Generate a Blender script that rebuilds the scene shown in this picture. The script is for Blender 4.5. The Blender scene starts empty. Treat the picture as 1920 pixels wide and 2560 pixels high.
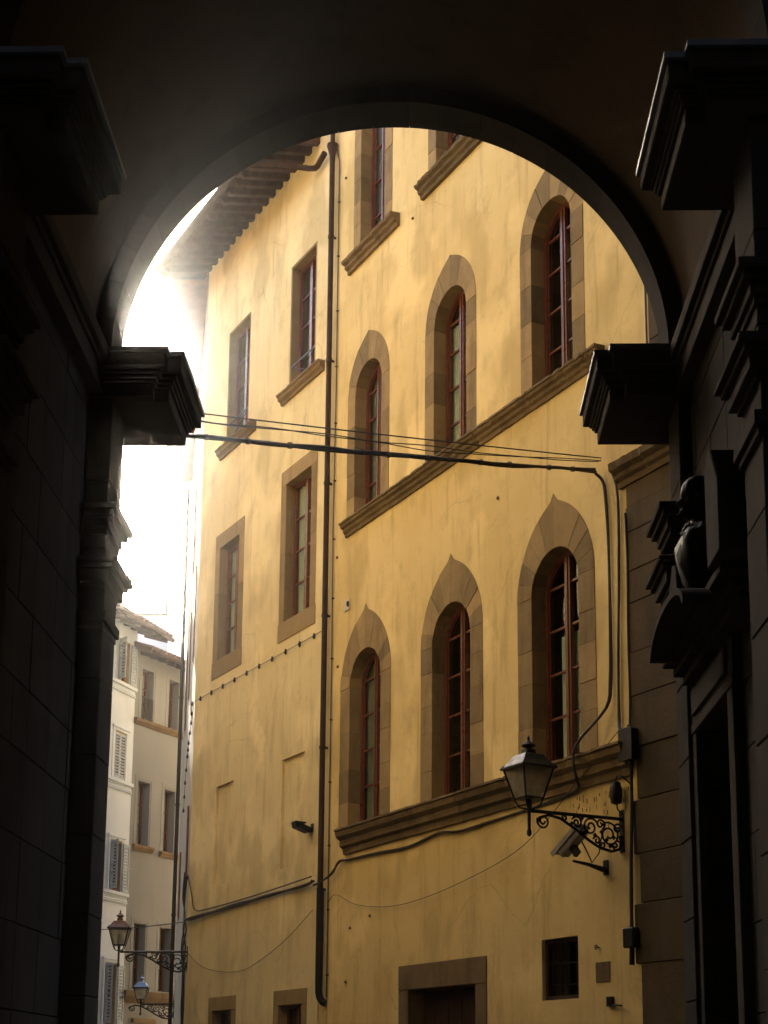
import bpy, bmesh, math, random
from mathutils import Vector, Matrix
R = math.radians
random.seed(7)
sc = bpy.context.scene
COL = sc.collection

# ------------------------------------------------------------------ camera, sky, sun, exposure
SUN_HEADING, SUN_ELEV = 10.35, 25.6            # degrees left of +Y, degrees up
cam_d = bpy.data.cameras.new('camera'); cam = bpy.data.objects.new('camera', cam_d); COL.objects.link(cam)
cam.location = (0, 0, 1.6)
cam.rotation_euler = (Matrix.Rotation(R(90 + 10.9), 3, 'X') @ Matrix.Rotation(R(0.5), 3, 'Z')).to_euler()
cam_d.sensor_fit = 'VERTICAL'; cam_d.sensor_height = 36.0; cam_d.sensor_width = 27.0
cam_d.lens = 3700 / 2560 * 36.0
cam_d.shift_y = (1978 - 1280) / 2560
cam_d.clip_start = 0.05; cam_d.clip_end = 2000
sc.camera = cam

w = bpy.data.worlds.new('World'); sc.world = w; w.use_nodes = True
nt = w.node_tree
sky = nt.nodes.new('ShaderNodeTexSky'); sky.sky_type = 'NISHITA'; sky.sun_disc = False
sky.sun_elevation = R(SUN_ELEV); sky.sun_rotation = R(-SUN_HEADING)
sky.air_density = 1.0; sky.dust_density = 4.0; sky.ozone_density = 0.6
bg = nt.nodes['Background']; bg.inputs['Strength'].default_value = 0.15
nt.links.new(sky.outputs[0], bg.inputs[0])

sun_d = bpy.data.lights.new('sun', 'SUN'); sun_d.energy = 5.0; sun_d.angle = R(0.53); sun_d.color = (1.0, 0.91, 0.76)
sun = bpy.data.objects.new('sun', sun_d); COL.objects.link(sun)
sdir = Vector((-math.sin(R(SUN_HEADING)) * math.cos(R(SUN_ELEV)), math.cos(R(SUN_HEADING)) * math.cos(R(SUN_ELEV)), math.sin(R(SUN_ELEV))))
sun.rotation_euler = sdir.to_track_quat('Z', 'Y').to_euler(); sun.location = (0, 0, 60)

sc.view_settings.view_transform = 'Standard'; sc.view_settings.look = 'None'
sc.view_settings.exposure = 2.65; sc.view_settings.gamma = 1.0
sc.render.engine = 'CYCLES'
sc.cycles.use_denoising = True
sc.cycles.max_bounces = 12; sc.cycles.diffuse_bounces = 6; sc.cycles.transparent_max_bounces = 24
sc.cycles.volume_bounces = 1
sc.cycles.sample_clamp_indirect = 6.0

# ------------------------------------------------------------------ materials
def mat(name):
    m = bpy.data.materials.new(name); m.use_nodes = True
    return m, m.node_tree, m.node_tree.nodes['Principled BSDF']

def noise(t, scale, detail=6, rough=0.6, sx=(1, 1, 1), coord='Object'):
    tc = t.nodes.new('ShaderNodeTexCoord'); mp = t.nodes.new('ShaderNodeMapping')
    mp.inputs['Scale'].default_value = sx
    n = t.nodes.new('ShaderNodeTexNoise'); n.inputs['Scale'].default_value = scale
    n.inputs['Detail'].default_value = detail; n.inputs['Roughness'].default_value = rough
    t.links.new(tc.outputs[coord], mp.inputs[0]); t.links.new(mp.outputs[0], n.inputs['Vector'])
    return n.outputs['Fac']

def ramp(t, fac, stops):
    r = t.nodes.new('ShaderNodeValToRGB'); e = r.color_ramp.elements
    while len(e) > len(stops): e.remove(e[-1])
    while len(e) < len(stops): e.new(0.5)
    for el, (p, c) in zip(e, stops):
        el.position = p; el.color = (c[0], c[1], c[2], 1) if not isinstance(c, (int, float)) else (c, c, c, 1)
    t.links.new(fac, r.inputs[0]); return r.outputs[0]

def mix(t, a, b, fac, mode='MIX'):
    m = t.nodes.new('ShaderNodeMix'); m.data_type = 'RGBA'; m.blend_type = mode
    for s, v in ((0, fac), (6, a), (7, b)):
        if isinstance(v, (int, float)): m.inputs[s].default_value = v
        elif isinstance(v, tuple): m.inputs[s].default_value = (*v, 1)
        else: t.links.new(v, m.inputs[s])
    return m.outputs[2]

def bump(t, b, h, strength=0.3, dist=0.02):
    n = t.nodes.new('ShaderNodeBump'); n.inputs['Strength'].default_value = strength; n.inputs['Distance'].default_value = dist
    t.links.new(h, n.inputs['Height']); t.links.new(n.outputs[0], b.inputs['Normal'])

def mottled(name, c1, c2, stain, scale=1.1, rough=0.9, bumps=0.35, bscale=14, streak=0.5, per_object=0.0, spec=0.2, worn=False):
    """weathered mineral surface: large patches, vertical rain streaks, fine grain"""
    m, t, b = mat(name)
    big = noise(t, scale, 5, 0.6)
    base = mix(t, c1, c2, ramp(t, big, [(0.3, 0.0), (0.72, 1.0)]))
    st = noise(t, 2.6, 7, 0.66, (1.0, 1.0, 0.16))
    base = mix(t, base, stain, ramp(t, st, [(0.52, 0.0), (0.8, streak)]))
    blot = noise(t, 4.0, 9, 0.75)
    base = mix(t, base, stain, ramp(t, blot, [(0.6, 0.0), (0.78, streak * 0.9)]))
    if worn:
        # old repairs, hairline cracks, grime spots
        rep_ = noise(t, 0.42, 4, 0.5)
        base = mix(t, base, tuple(min(1, x * 1.16) for x in c1), ramp(t, rep_, [(0.52, 0.0), (0.60, 0.7)]))
        rep2 = noise(t, 0.75, 3, 0.45, (1, 1, .6))
        base = mix(t, base, tuple(x * .80 for x in c2), ramp(t, rep2, [(0.55, 0.0), (0.63, 0.65)]))
        tc = t.nodes.new('ShaderNodeTexCoord'); wob = t.nodes.new('ShaderNodeTexNoise'); wob.inputs['Scale'].default_value = 2.2; wob.inputs['Detail'].default_value = 6
        t.links.new(tc.outputs['Object'], wob.inputs['Vector'])
        dist = mix(t, tc.outputs['Object'], wob.outputs['Color'], 0.22)
        vo = t.nodes.new('ShaderNodeTexVoronoi'); vo.feature = 'DISTANCE_TO_EDGE'; vo.inputs['Scale'].default_value = 0.7
        t.links.new(dist, vo.inputs['Vector'])
        cr = ramp(t, vo.outputs['Distance'], [(0.0, 0.4), (0.006, 0.0)])
        mk = ramp(t, noise(t, 0.6, 3, 0.5), [(0.5, 0.0), (0.62, 1.0)])
        base = mix(t, base, tuple(x * .6 for x in stain), mix(t, (0, 0, 0), cr, mk))
        sm = noise(t, 1.6, 8, 0.72)
        base = mix(t, base, stain, ramp(t, sm, [(0.54, 0.0), (0.7, 0.34)]))
        sp = noise(t, 9.0, 5, 0.75)
        base = mix(t, base, tuple(x * .8 for x in stain), ramp(t, sp, [(0.63, 0.0), (0.73, 0.65)]))
        dr = noise(t, 5.5, 5, 0.6, (1.0, 1.0, 0.06))
        base = mix(t, base, tuple(x * .9 for x in stain), ramp(t, dr, [(0.58, 0.0), (0.72, 0.5)]))
    fine = noise(t, 42, 4, 0.7)
    base = mix(t, base, (0.5, 0.5, 0.5), ramp(t, fine, [(0.3, 0.0), (0.8, 0.14)]), 'OVERLAY')
    if per_object:
        oi = t.nodes.new('ShaderNodeObjectInfo')
        base = mix(t, base, ramp(t, oi.outputs['Random'], [(0.0, tuple(x * (1 - per_object) for x in (1, 1, 1))), (1.0, (1.0, 0.97, 0.92))]), 1.0, 'MULTIPLY')
    t.links.new(base, b.inputs['Base Color']); b.inputs['Roughness'].default_value = rough
    b.inputs['Specular IOR Level'].default_value = spec
    hb = mix(t, noise(t, bscale, 8, 0.7), noise(t, 2.2, 3, 0.5), 0.35)
    bump(t, b, hb, bumps, 0.025)
    return m

def plain(name, c, rough=0.5, metal=0.0, var=0.25, scale=8, spec=0.5):
    m, t, b = mat(name)
    n = noise(t, scale, 6, 0.65)
    col = mix(t, c, tuple(x * (1 - var) for x in c), ramp(t, n, [(0.35, 0.0), (0.7, 1.0)]))
    t.links.new(col, b.inputs['Base Color']); b.inputs['Metallic'].default_value = metal
    b.inputs['Specular IOR Level'].default_value = spec
    t.links.new(ramp(t, n, [(0.3, max(0.05, rough - 0.12)), (0.8, min(1, rough + 0.15))]), b.inputs['Roughness'])
    bump(t, b, noise(t, scale * 5, 5, 0.6), 0.12, 0.01)
    return m

M = {}
M['ochre'] = mottled('ochre_plaster', (0.79, 0.60, 0.265), (0.68, 0.49, 0.19), (0.37, 0.24, 0.09), 0.55, streak=0.8, worn=True)
M['ochre_b'] = mottled('pale_ochre_plaster', (0.81, 0.66, 0.35), (0.71, 0.555, 0.265), (0.38, 0.27, 0.12), 0.5, streak=0.7, worn=True)
M['sand'] = mottled('sandstone', (0.43, 0.305, 0.14), (0.32, 0.22, 0.095), (0.12, 0.08, 0.04), 2.6, streak=0.85, bumps=0.8, per_object=0.46)
M['sand_dark'] = mottled('weathered_sandstone', (0.25, 0.18, 0.095), (0.17, 0.115, 0.06), (0.06, 0.042, 0.026), 2.2, bumps=0.7, streak=0.9, per_object=0.38)
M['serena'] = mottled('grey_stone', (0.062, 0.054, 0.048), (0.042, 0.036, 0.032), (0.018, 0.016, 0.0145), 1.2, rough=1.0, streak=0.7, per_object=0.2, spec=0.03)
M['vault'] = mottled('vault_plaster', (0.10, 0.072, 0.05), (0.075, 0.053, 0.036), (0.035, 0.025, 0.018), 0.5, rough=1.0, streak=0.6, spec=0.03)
M['back'] = mottled('buff_plaster', (0.66, 0.55, 0.34), (0.58, 0.47, 0.28), (0.34, 0.26, 0.15), 0.5)
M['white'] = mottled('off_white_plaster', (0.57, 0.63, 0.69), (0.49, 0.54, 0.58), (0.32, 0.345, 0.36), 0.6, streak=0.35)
M['beige'] = mottled('beige_plaster', (0.50, 0.45, 0.36), (0.43, 0.38, 0.29), (0.28, 0.24, 0.17), 0.6, streak=0.4)
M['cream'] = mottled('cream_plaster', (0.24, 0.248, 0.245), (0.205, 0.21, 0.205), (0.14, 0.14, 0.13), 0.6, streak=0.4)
M['ochre_row'] = mottled('deep_ochre_plaster', (0.30, 0.20, 0.085), (0.24, 0.155, 0.065), (0.14, 0.09, 0.04), 0.5)
M['house'] = mottled('brown_plaster', (0.34, 0.27, 0.18), (0.27, 0.21, 0.14), (0.15, 0.11, 0.07), 0.5)
M['red_wood'] = plain('red_brown_paint', (0.17, 0.048, 0.022), 0.35, var=0.45, scale=6)
M['rafter'] = plain('rafter_wood', (0.06, 0.026, 0.015), 0.9, var=0.5, scale=5)
M['door'] = plain('dark_door_wood', (0.05, 0.022, 0.014), 0.55, var=0.4, scale=5)
M['copper'] = plain('brown_pipe_metal', (0.06, 0.034, 0.022), 0.75, 0.0, 0.35, 4, 0.15)
M['iron'] = plain('black_iron', (0.018, 0.016, 0.015), 0.5, 0.5, 0.4, 12)
M['lampcap'] = plain('copper_lamp_cap', (0.13, 0.055, 0.03), 0.38, 0.7, 0.4, 9)
M['bluecap'] = plain('grey_blue_lamp_cap', (0.22, 0.27, 0.36), 0.35, 0.3, 0.3, 9)
M['cable'] = plain('cable_rubber', (0.05, 0.036, 0.026), 0.6, 0, 0.3, 10)
M['conduit'] = plain('conduit_grey', (0.10, 0.075, 0.055), 0.55, 0, 0.3, 10)
M['bronze'] = plain('dark_bronze', (0.016, 0.0135, 0.011), 0.6, 0.0, 0.5, 7, 0.12)
M['lead'] = plain('lead_sheet', (0.085, 0.095, 0.115), 0.6, 0.2, 0.35, 5)
M['shutter'] = plain('grey_blue_shutter', (0.30, 0.345, 0.385), 0.6, 0, 0.2, 6)
M['curtain'] = plain('curtain_cloth', (0.70, 0.70, 0.60), 0.9, 0, 0.12, 3)
M['voile'] = plain('grey_voile', (0.27, 0.28, 0.23), 0.9, 0, 0.25, 3)
M['dark_room'] = plain('dark_room', (0.03, 0.024, 0.02), 0.9, 0, 0.3, 2)
M['camera_white'] = plain('camera_housing', (0.33, 0.29, 0.24), 0.5, 0, 0.25, 9)
M['tile'] = mottled('terracotta_tile', (0.30, 0.125, 0.065), (0.20, 0.08, 0.045), (0.09, 0.05, 0.035), 3.0, streak=0.7, per_object=0.4)
M['old_tile'] = mottled('weathered_tile', (0.15, 0.095, 0.072), (0.11, 0.075, 0.06), (0.06, 0.045, 0.038), 3.0, streak=0.7, per_object=0.4)
M['quoin'] = mottled('dark_brown_stone', (0.135, 0.098, 0.054), (0.10, 0.073, 0.04), (0.045, 0.034, 0.02), 1.8, streak=0.8, bumps=0.7, per_object=0.3)
M['plate'] = plain('enamel_plate', (0.55, 0.48, 0.36), 0.5, 0, 0.15, 9)
M['paving'] = mottled('paving_stone', (0.05, 0.046, 0.042), (0.036, 0.033, 0.03), (0.02, 0.018, 0.016), 1.0)
M['ground'] = mottled('packed_ground', (0.16, 0.14, 0.115), (0.12, 0.105, 0.09), (0.07, 0.06, 0.05), 0.3)
M['frame_metal'] = plain('painted_frame', (0.12, 0.11, 0.10), 0.5, 0.2, 0.2, 6)
M['bulb'] = plain('milky_lamp_glass', (0.55, 0.53, 0.46), 0.25, 0, 0.1, 6)
M['soot'] = plain('rust_mark', (0.17, 0.095, 0.04), 0.9, 0, 0.5, 30)

def glass(name, tint, gloss=0.06, refl=1.0):
    m = bpy.data.materials.new(name); m.use_nodes = True; t = m.node_tree; t.nodes.clear()
    o = t.nodes.new('ShaderNodeOutputMaterial'); tr = t.nodes.new('ShaderNodeBsdfTransparent'); gl = t.nodes.new('ShaderNodeBsdfGlossy')
    tr.inputs[0].default_value = (*tint, 1); gl.inputs['Roughness'].default_value = gloss
    fr = t.nodes.new('ShaderNodeFresnel'); ge = t.nodes.new('ShaderNodeNewGeometry'); mr = t.nodes.new('ShaderNodeMapRange')
    mr.inputs[3].default_value = 1.5; mr.inputs[4].default_value = 1 / 1.5
    t.links.new(ge.outputs['Backfacing'], mr.inputs[0]); t.links.new(mr.outputs[0], fr.inputs[0])
    bp = t.nodes.new('ShaderNodeBump'); bp.inputs['Strength'].default_value = .5; bp.inputs['Distance'].default_value = .02
    t.links.new(noise(t, 3.5, 2, .5), bp.inputs['Height']); t.links.new(bp.outputs[0], gl.inputs['Normal'])
    mx = t.nodes.new('ShaderNodeMixShader')
    mt = t.nodes.new('ShaderNodeMath'); mt.operation = 'MULTIPLY'; mt.inputs[1].default_value = refl
    t.links.new(fr.outputs[0], mt.inputs[0]); t.links.new(mt.outputs[0], mx.inputs[0])
    t.links.new(tr.outputs[0], mx.inputs[1]); t.links.new(gl.outputs[0], mx.inputs[2]); t.links.new(mx.outputs[0], o.inputs[0])
    return m
M['glass'] = glass('window_glass', (0.88, 0.92, 0.87), 0.05)
def dusty(name):
    m = glass(name, (0.8, 0.78, 0.7), 0.15); t = m.node_tree; o = t.nodes['Material Output']; src = o.inputs[0].links[0].from_socket
    d = t.nodes.new('ShaderNodeBsdfTranslucent'); d.inputs[0].default_value = (0.62, 0.57, 0.46, 1)
    d2 = t.nodes.new('ShaderNodeBsdfDiffuse'); d2.inputs[0].default_value = (0.5, 0.46, 0.37, 1)
    a = t.nodes.new('ShaderNodeMixShader'); a.inputs[0].default_value = .5; t.links.new(d.outputs[0], a.inputs[1]); t.links.new(d2.outputs[0], a.inputs[2])
    x = t.nodes.new('ShaderNodeMixShader'); t.links.new(ramp(t, noise(t, 6, 5, .6), [(.3, .35), (.75, .7)]), x.inputs[0])
    t.links.new(src, x.inputs[1]); t.links.new(a.outputs[0], x.inputs[2]); t.links.new(x.outputs[0], o.inputs[0])
    return m
M['lampglass'] = dusty('dusty_lamp_glass')

# ------------------------------------------------------------------ mesh helpers
class MB:
    def __init__(s): s.v = []; s.f = []
    def add(s, vs, fs):
        o = len(s.v); s.v += [tuple(p) for p in vs]; s.f += [tuple(i + o for i in f) for f in fs]; return s
    def box(s, x0, x1, y0, y1, z0, z1):
        x0, x1 = min(x0, x1), max(x0, x1); y0, y1 = min(y0, y1), max(y0, y1); z0, z1 = min(z0, z1), max(z0, z1)
        return s.add([(x, y, z) for z in (z0, z1) for y in (y0, y1) for x in (x0, x1)],
                     [(0, 2, 3, 1), (4, 5, 7, 6), (0, 1, 5, 4), (2, 6, 7, 3), (0, 4, 6, 2), (1, 3, 7, 5)])
    def prism(s, pts, y0, y1, axis='y'):
        """polygon pts (a,b) swept along an axis: y -> (a,y,b); x -> (x,a,b); z -> (a,b,z)"""
        n = len(pts)
        g = {'y': lambda a, b, k: (a, k, b), 'x': lambda a, b, k: (k, a, b), 'z': lambda a, b, k: (a, b, k)}[axis]
        vs = [g(a, b, y0) for a, b in pts] + [g(a, b, y1) for a, b in pts]
        fs = [tuple(range(n)), tuple(range(2 * n - 1, n - 1, -1))] + [(i, i + n, (i + 1) % n + n, (i + 1) % n) for i in range(n)]
        return s.add(vs, fs)
    def strip(s, inner, outer, y0, y1):
        """solid band between two matching open curves in (x,z), from y0 to y1"""
        n = len(inner); vs = []
        for y in (y0, y1):
            vs += [(a, y, b) for a, b in inner] + [(a, y, b) for a, b in outer]
        fs = []
        for i in range(n - 1):
            fs += [(i, i + 1, n + i + 1, n + i), (2 * n + i, 3 * n + i, 3 * n + i + 1, 2 * n + i + 1),
                   (i, 2 * n + i, 2 * n + i + 1, i + 1), (n + i, n + i + 1, 3 * n + i + 1, 3 * n + i)]
        fs += [(0, n, 3 * n, 2 * n), (n - 1, 3 * n - 1, 4 * n - 1, 2 * n - 1)]
        return s.add(vs, fs)
    def tube(s, path, r, n=8, cap=True):
        path = [Vector(p) for p in path]; rings = []
        rs = r if isinstance(r, (list, tuple)) else [r] * len(path)
        up = None
        for i, p in enumerate(path):
            d = (path[min(i + 1, len(path) - 1)] - path[max(i - 1, 0)]).normalized()
            if up is None:
                up = d.orthogonal().normalized()
            up = (up - d * up.dot(d)).normalized(); sd = d.cross(up)
            rings.append([p + (up * math.cos(2 * math.pi * k / n) + sd * math.sin(2 * math.pi * k / n)) * rs[i] for k in range(n)])
        vs = [q for rg in rings for q in rg]; fs = []
        for i in range(len(path) - 1):
            fs += [(i * n + k, i * n + (k + 1) % n, (i + 1) * n + (k + 1) % n, (i + 1) * n + k) for k in range(n)]
        if cap: fs += [tuple(range(n - 1, -1, -1)), tuple((len(path) - 1) * n + k for k in range(n))]
        return s.add(vs, fs)
    def lathe(s, prof, c, n=12):
        vs = []; fs = []
        for r, z in prof: vs += [(c[0] + r * math.cos(2 * math.pi * k / n), c[1] + r * math.sin(2 * math.pi * k / n), c[2] + z) for k in range(n)]
        for i in range(len(prof) - 1):
            fs += [(i * n + k, i * n + (k + 1) % n, (i + 1) * n + (k + 1) % n, (i + 1) * n + k) for k in range(n)]
        fs += [tuple(range(n - 1, -1, -1)), tuple((len(prof) - 1) * n + k for k in range(n))]
        return s.add(vs, fs)
    def build(s, name, m, parent=None, smooth=False, bevel=0.0):
        me = bpy.data.meshes.new(name); me.from_pydata(s.v, [], s.f); me.materials.append(M[m] if isinstance(m, str) else m)
        bm = bmesh.new(); bm.from_mesh(me); bmesh.ops.recalc_face_normals(bm, faces=bm.faces)
        if bevel:
            bmesh.ops.bevel(bm, geom=[e for e in bm.edges if e.is_manifold and e.calc_face_angle(0) > 0.6], offset=bevel, segments=1, affect='EDGES')
        bm.to_mesh(me); bm.free()
        if smooth:
            for p in me.polygons: p.use_smooth = True
            me.set_sharp_from_angle(angle=R(40))
        o = bpy.data.objects.new(name, me); COL.objects.link(o)
        if parent: o.parent = parent
        return o

def tag(o, label, cat, group=None, kind=None):
    if label: o['label'] = label
    if cat: o['category'] = cat
    if group: o['group'] = group
    if kind: o['kind'] = kind
    return o
def thing(name, label, cat, loc=(0, 0, 0), rotz=0.0, group=None):
    o = bpy.data.objects.new(name, None); COL.objects.link(o); o.location = loc; o.rotation_euler = (0, 0, rotz)
    o.empty_display_size = 0.3
    return tag(o, label, cat, group)
def copy_tree(o, parent=None):
    c = o.copy(); COL.objects.link(c); c.parent = parent
    for ch in list(o.children): copy_tree(ch, c)
    return c

def holed_wall(name, outer, holes, y0, y1, m, parent):
    """wall slab in (x,z) with openings; front face at y1, back at y0"""
    bm = bmesh.new(); edges = []
    for loop in [outer] + holes:
        vs = [bm.verts.new((a, y1, b)) for a, b in loop]
        edges += [bm.edges.new((vs[i], vs[(i + 1) % len(vs)])) for i in range(len(vs))]
    r = bmesh.ops.triangle_fill(bm, edges=edges, use_beauty=True, use_dissolve=False)
    front = list(bm.faces)
    bmesh.ops.recalc_face_normals(bm, faces=front)
    ext = bmesh.ops.extrude_face_region(bm, geom=front)
    for v in [g for g in ext['geom'] if isinstance(g, bmesh.types.BMVert)]: v.co.y = y0
    bmesh.ops.recalc_face_normals(bm, faces=bm.faces)
    me = bpy.data.meshes.new(name); bm.to_mesh(me); bm.free(); me.materials.append(M[m])
    o = bpy.data.objects.new(name, me); COL.objects.link(o); o.parent = parent
    return o

def rect(x0, x1, z0, z1): return [(x0, z0), (x1, z0), (x1, z1), (x0, z1)]
def half_round(w, z0, zs, n=20, cx=0.0):
    """open outline: bottom right, up, semicircle, down to bottom left"""
    return [(cx + w, z0)] + [(cx + w * math.cos(math.pi * k / n), zs + w * math.sin(math.pi * k / n)) for k in range(n + 1)] + [(cx - w, z0)]
def ray_point(th, c, r):
    cs, sn = abs(math.cos(th)), math.sin(th)
    t = -c * cs + math.sqrt(max(r * r - c * c * sn * sn, 0)) if c else r
    return t
def pointed(th, c, r, zs, cx, spike):
    t = ray_point(th, c, r); x = t * math.cos(th); z = t * math.sin(th)
    z += spike * max(0, 1 - abs(x) / 0.11) ** 1.6
    return (cx + x, zs + z)

def pane_poly(x0, x1, z0, z1, r, zs, cx):
    """cell of a round-headed sash; z1 None = runs up to the arch"""
    if z1 is not None and z1 <= zs: return rect(cx + x0, cx + x1, z0, z1)
    pts = [(cx + x0, z0), (cx + x1, z0)]; n = 10
    for k in range(n + 1):
        x = x1 + (x0 - x1) * k / n
        pts.append((cx + x, zs + math.sqrt(max(r * r - x * x, 0.0001))))
    return pts

def curtain_mesh(x0, x1, y, z0, z1, waves=7, amp=0.025):
    b = MB(); n = max(8, int((x1 - x0) * 40)); vs = []
    for z in (z0, z1):
        for k in range(n + 1):
            vs.append((x0 + (x1 - x0) * k / n, y + amp * math.sin(waves * 2 * math.pi * k / n + (z - z0) * 0.3), z))
    b.add(vs, [(k, k + 1, n + 2 + k, n + 1 + k) for k in range(n)]); return b

def arched_window(parent, cx, hw, z0, zs, ohw, oh, spike, rails, curtains, joints, label=None):
    """stone ring + casement + panes; returns the hole outline for the wall"""
    c = (oh * oh - ohw * ohw) / (2 * ohw); r = ohw + c
    win = MB()
    win.add([(cx - hw - .3, -.42, z0 - .1), (cx + hw + .3, -.42, z0 - .1), (cx + hw + .3, -.42, zs + hw + .2), (cx - hw - .3, -.42, zs + hw + .2),
             (cx - hw - .3, -2.2, z0 - .1), (cx + hw + .3, -2.2, z0 - .1), (cx + hw + .3, -2.2, zs + hw + .2), (cx - hw - .3, -2.2, zs + hw + .2)],
            [(4, 5, 6, 7), (0, 1, 5, 4), (2, 3, 7, 6), (0, 4, 7, 3), (1, 2, 6, 5)])
    win = win.build('window', 'dark_room', parent)
    if label: win['label'] = label
    g = 0.0026
    # jamb stones
    for s in (-1, 1):
        z = z0
        zj = [z0]
        while zj[-1] < zs - 0.3: zj.append(zj[-1] + random.uniform(0.42, 0.72))
        zj[-1] = zs
        if len(zj) > 2 and zj[-1] - zj[-2] < 0.25: zj.pop(-2)
        for a, b_ in zip(zj[:-1], zj[1:]):
            i = hw + random.uniform(-.003, .004); o_ = ohw - .002
            y1 = 0.008 + random.uniform(-.004, .006)
            MB().box(cx + s * i, cx + s * o_, -.40, y1, a + g, b_ - g).build('stone', 'sand', win, bevel=0.003)
    # arch stones
    th = [math.pi * k / joints for k in range(joints + 1)]
    for a, b_ in zip(th[:-1], th[1:]):
        inn = []; out = []
        e = 0.0028
        for k in range(7):
            t = a + e + (b_ - a - 2 * e) * k / 6
            inn.append((cx + hw * math.cos(t), zs + hw * math.sin(t)))
            p = pointed(t, c, r, zs, cx, spike); out.append(p)
        MB().strip(inn, out, -.40, 0.008 + random.uniform(-.004, .007)).build('stone', 'sand', win, bevel=0.003)
    # casement
    f = 0.075; yb, yf = -.31, -.235
    ring = MB().strip(half_round(hw - f, z0 + .0, zs, 24, cx), half_round(hw + .01, z0, zs, 24, cx), yb, yf)
    ring.box(cx - hw + f, cx + hw - f, yb, yf, z0, z0 + .11)
    ring.strip(half_round(hw - f - .022, z0 + .11, zs, 24, cx), half_round(hw - f, z0 + .11, zs, 24, cx), yb, yf - .025)
    ring.build('casement', 'red_wood', win)
    MB().box(cx - .065, cx + .065, yb, yf + .012, z0 + .11, zs + hw - f).box(cx - .02, cx + .02, yf + .012, yf + .03, z0 + .11, zs + hw - f - .02).build('mullion', 'red_wood', win)
    hi = hw - f - .022
    levels = [z0 + .11] + rails + [None]
    for s in (-1, 1):
        x0, x1 = (-hi, -.065) if s < 0 else (.065, hi)
        for zr in rails:
            MB().box(cx + x0, cx + x1, yb + .02, yf - .015, zr - .017, zr + .017).build('glazing_bar', 'red_wood', win)
        for a, b_ in zip(levels[:-1], levels[1:]):
            MB().prism(pane_poly(x0, x1, a + (.017 if a != levels[0] else 0), b_ - .017 if b_ else None, hi, zs, cx), -.29, -.286).build('pane', 'glass', win)
    for x0, x1, za, zb, cm in curtains:
        curtain_mesh(cx + x0, cx + x1, -.345, za, zb, amp=.02 if cm == 'voile' else .008).build('curtain', cm, win)
    # wall hole outline (a hair inside the stones)
    hole = [(cx + ohw, z0)] + [pointed(math.pi * k / 40, c, r, zs, cx, spike) for k in range(41)] + [(cx - ohw, z0)]
    return hole

def moulding(parent, name, m, u0, u1, prof, joint=1.5, ends=True):
    """profile (y,z) run along x in separate stones with worn, slightly wavering arrises"""
    n = max(1, round((u1 - u0) / joint)); u = u0; np_ = len(prof)
    for k in range(n):
        v = u0 + (u1 - u0) * (k + 1) / n + (random.uniform(-.15, .15) if k < n - 1 else 0)
        dy = random.uniform(-.006, .006); dz = random.uniform(-.004, .004)
        xs = [u + .004]
        while xs[-1] < v - .16: xs.append(xs[-1] + random.uniform(.05, .13))
        xs.append(v - .004)
        b_ = MB(); vs = []
        for i, x in enumerate(xs):
            chip = random.uniform(.015, .035) if random.random() < .12 else 0
            for a, c in prof:
                if a > 0: vs.append((x, a + dy + random.uniform(-.008, .004) - chip * (a / .25), c + dz + random.uniform(-.005, .005)))
                else: vs.append((x, a, c))
        fs = [(i * np_ + j, i * np_ + (j + 1) % np_, (i + 1) * np_ + (j + 1) % np_, (i + 1) * np_ + j) for i in range(len(xs) - 1) for j in range(np_)]
        fs += [tuple(range(np_)), tuple((len(xs) - 1) * np_ + j for j in range(np_ - 1, -1, -1))]
        b_.add(vs, fs).build(name, m, parent)
        u = v

# ------------------------------------------------------------------ ground and street
g = MB().box(-100, 100, -100, 100, -1.0, 0.0).build('ground', 'ground'); tag(g, None, None, kind='structure')
g = MB().box(-30, 20, -40, 90, 0.002, 0.012).build('street', 'paving'); tag(g, None, None, kind='structure')

# ------------------------------------------------------------------ the ochre palace with pointed stone windows
A_LOC = (2.909, 20.0, 0); A_ROT = R(28.3 + 90)
A = thing('palace', 'tall ochre plastered palace with pointed stone windows, right of the long drainpipe', 'palace', A_LOC, A_ROT)
holesA = []
WA = [6.90, 3.86, 0.90]
Lc = [[(-.52, .52, 6.1, 9.15, 'voile')], [(.02, .21, 6.1, 8.5, 'curtain'), (-.25, -.05, 6.1, 8.5, 'curtain')], [(.02, .32, 6.1, 8.05, 'curtain'), (-.3, .0, 6.1, 8.05, 'curtain')]]
for i, cx in enumerate(WA):
    holesA.append(arched_window(A, cx, .60, 6.02, 8.68, .985, 1.36, .10, [6.80, 7.47, 8.14, 8.80], Lc[i], 10,
                  ['ground row window nearest the drainpipe', 'middle window of the lower row', 'window behind the near street lantern'][i]))
Uc = [[(-.48, .48, 12.0, 14.75, 'voile')], [(-.48, .48, 12.0, 14.5, 'curtain')], [(.02, .22, 12.0, 14.3, 'curtain'), (-.25, -.0, 12.0, 14.3, 'curtain')]]
for i, cx in enumerate([6.90, 3.89, 0.88]):
    holesA.append(arched_window(A, cx, .53, 11.93, 14.42, .845, 1.15, .02, [12.62, 13.28, 13.94, 14.5], Uc[i], 8))
Tc = [[(-.45, .45, 17.5, 20.9, 'voile')], [(-.45, .45, 17.5, 20.9, 'voile')]]
for i, cx in enumerate([6.80, 3.86]):
    holesA.append(arched_window(A, cx, .50, 17.40, 20.6, .79, 1.1, .02, [18.15, 18.9, 19.65, 20.4], Tc[i], 8))
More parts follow.
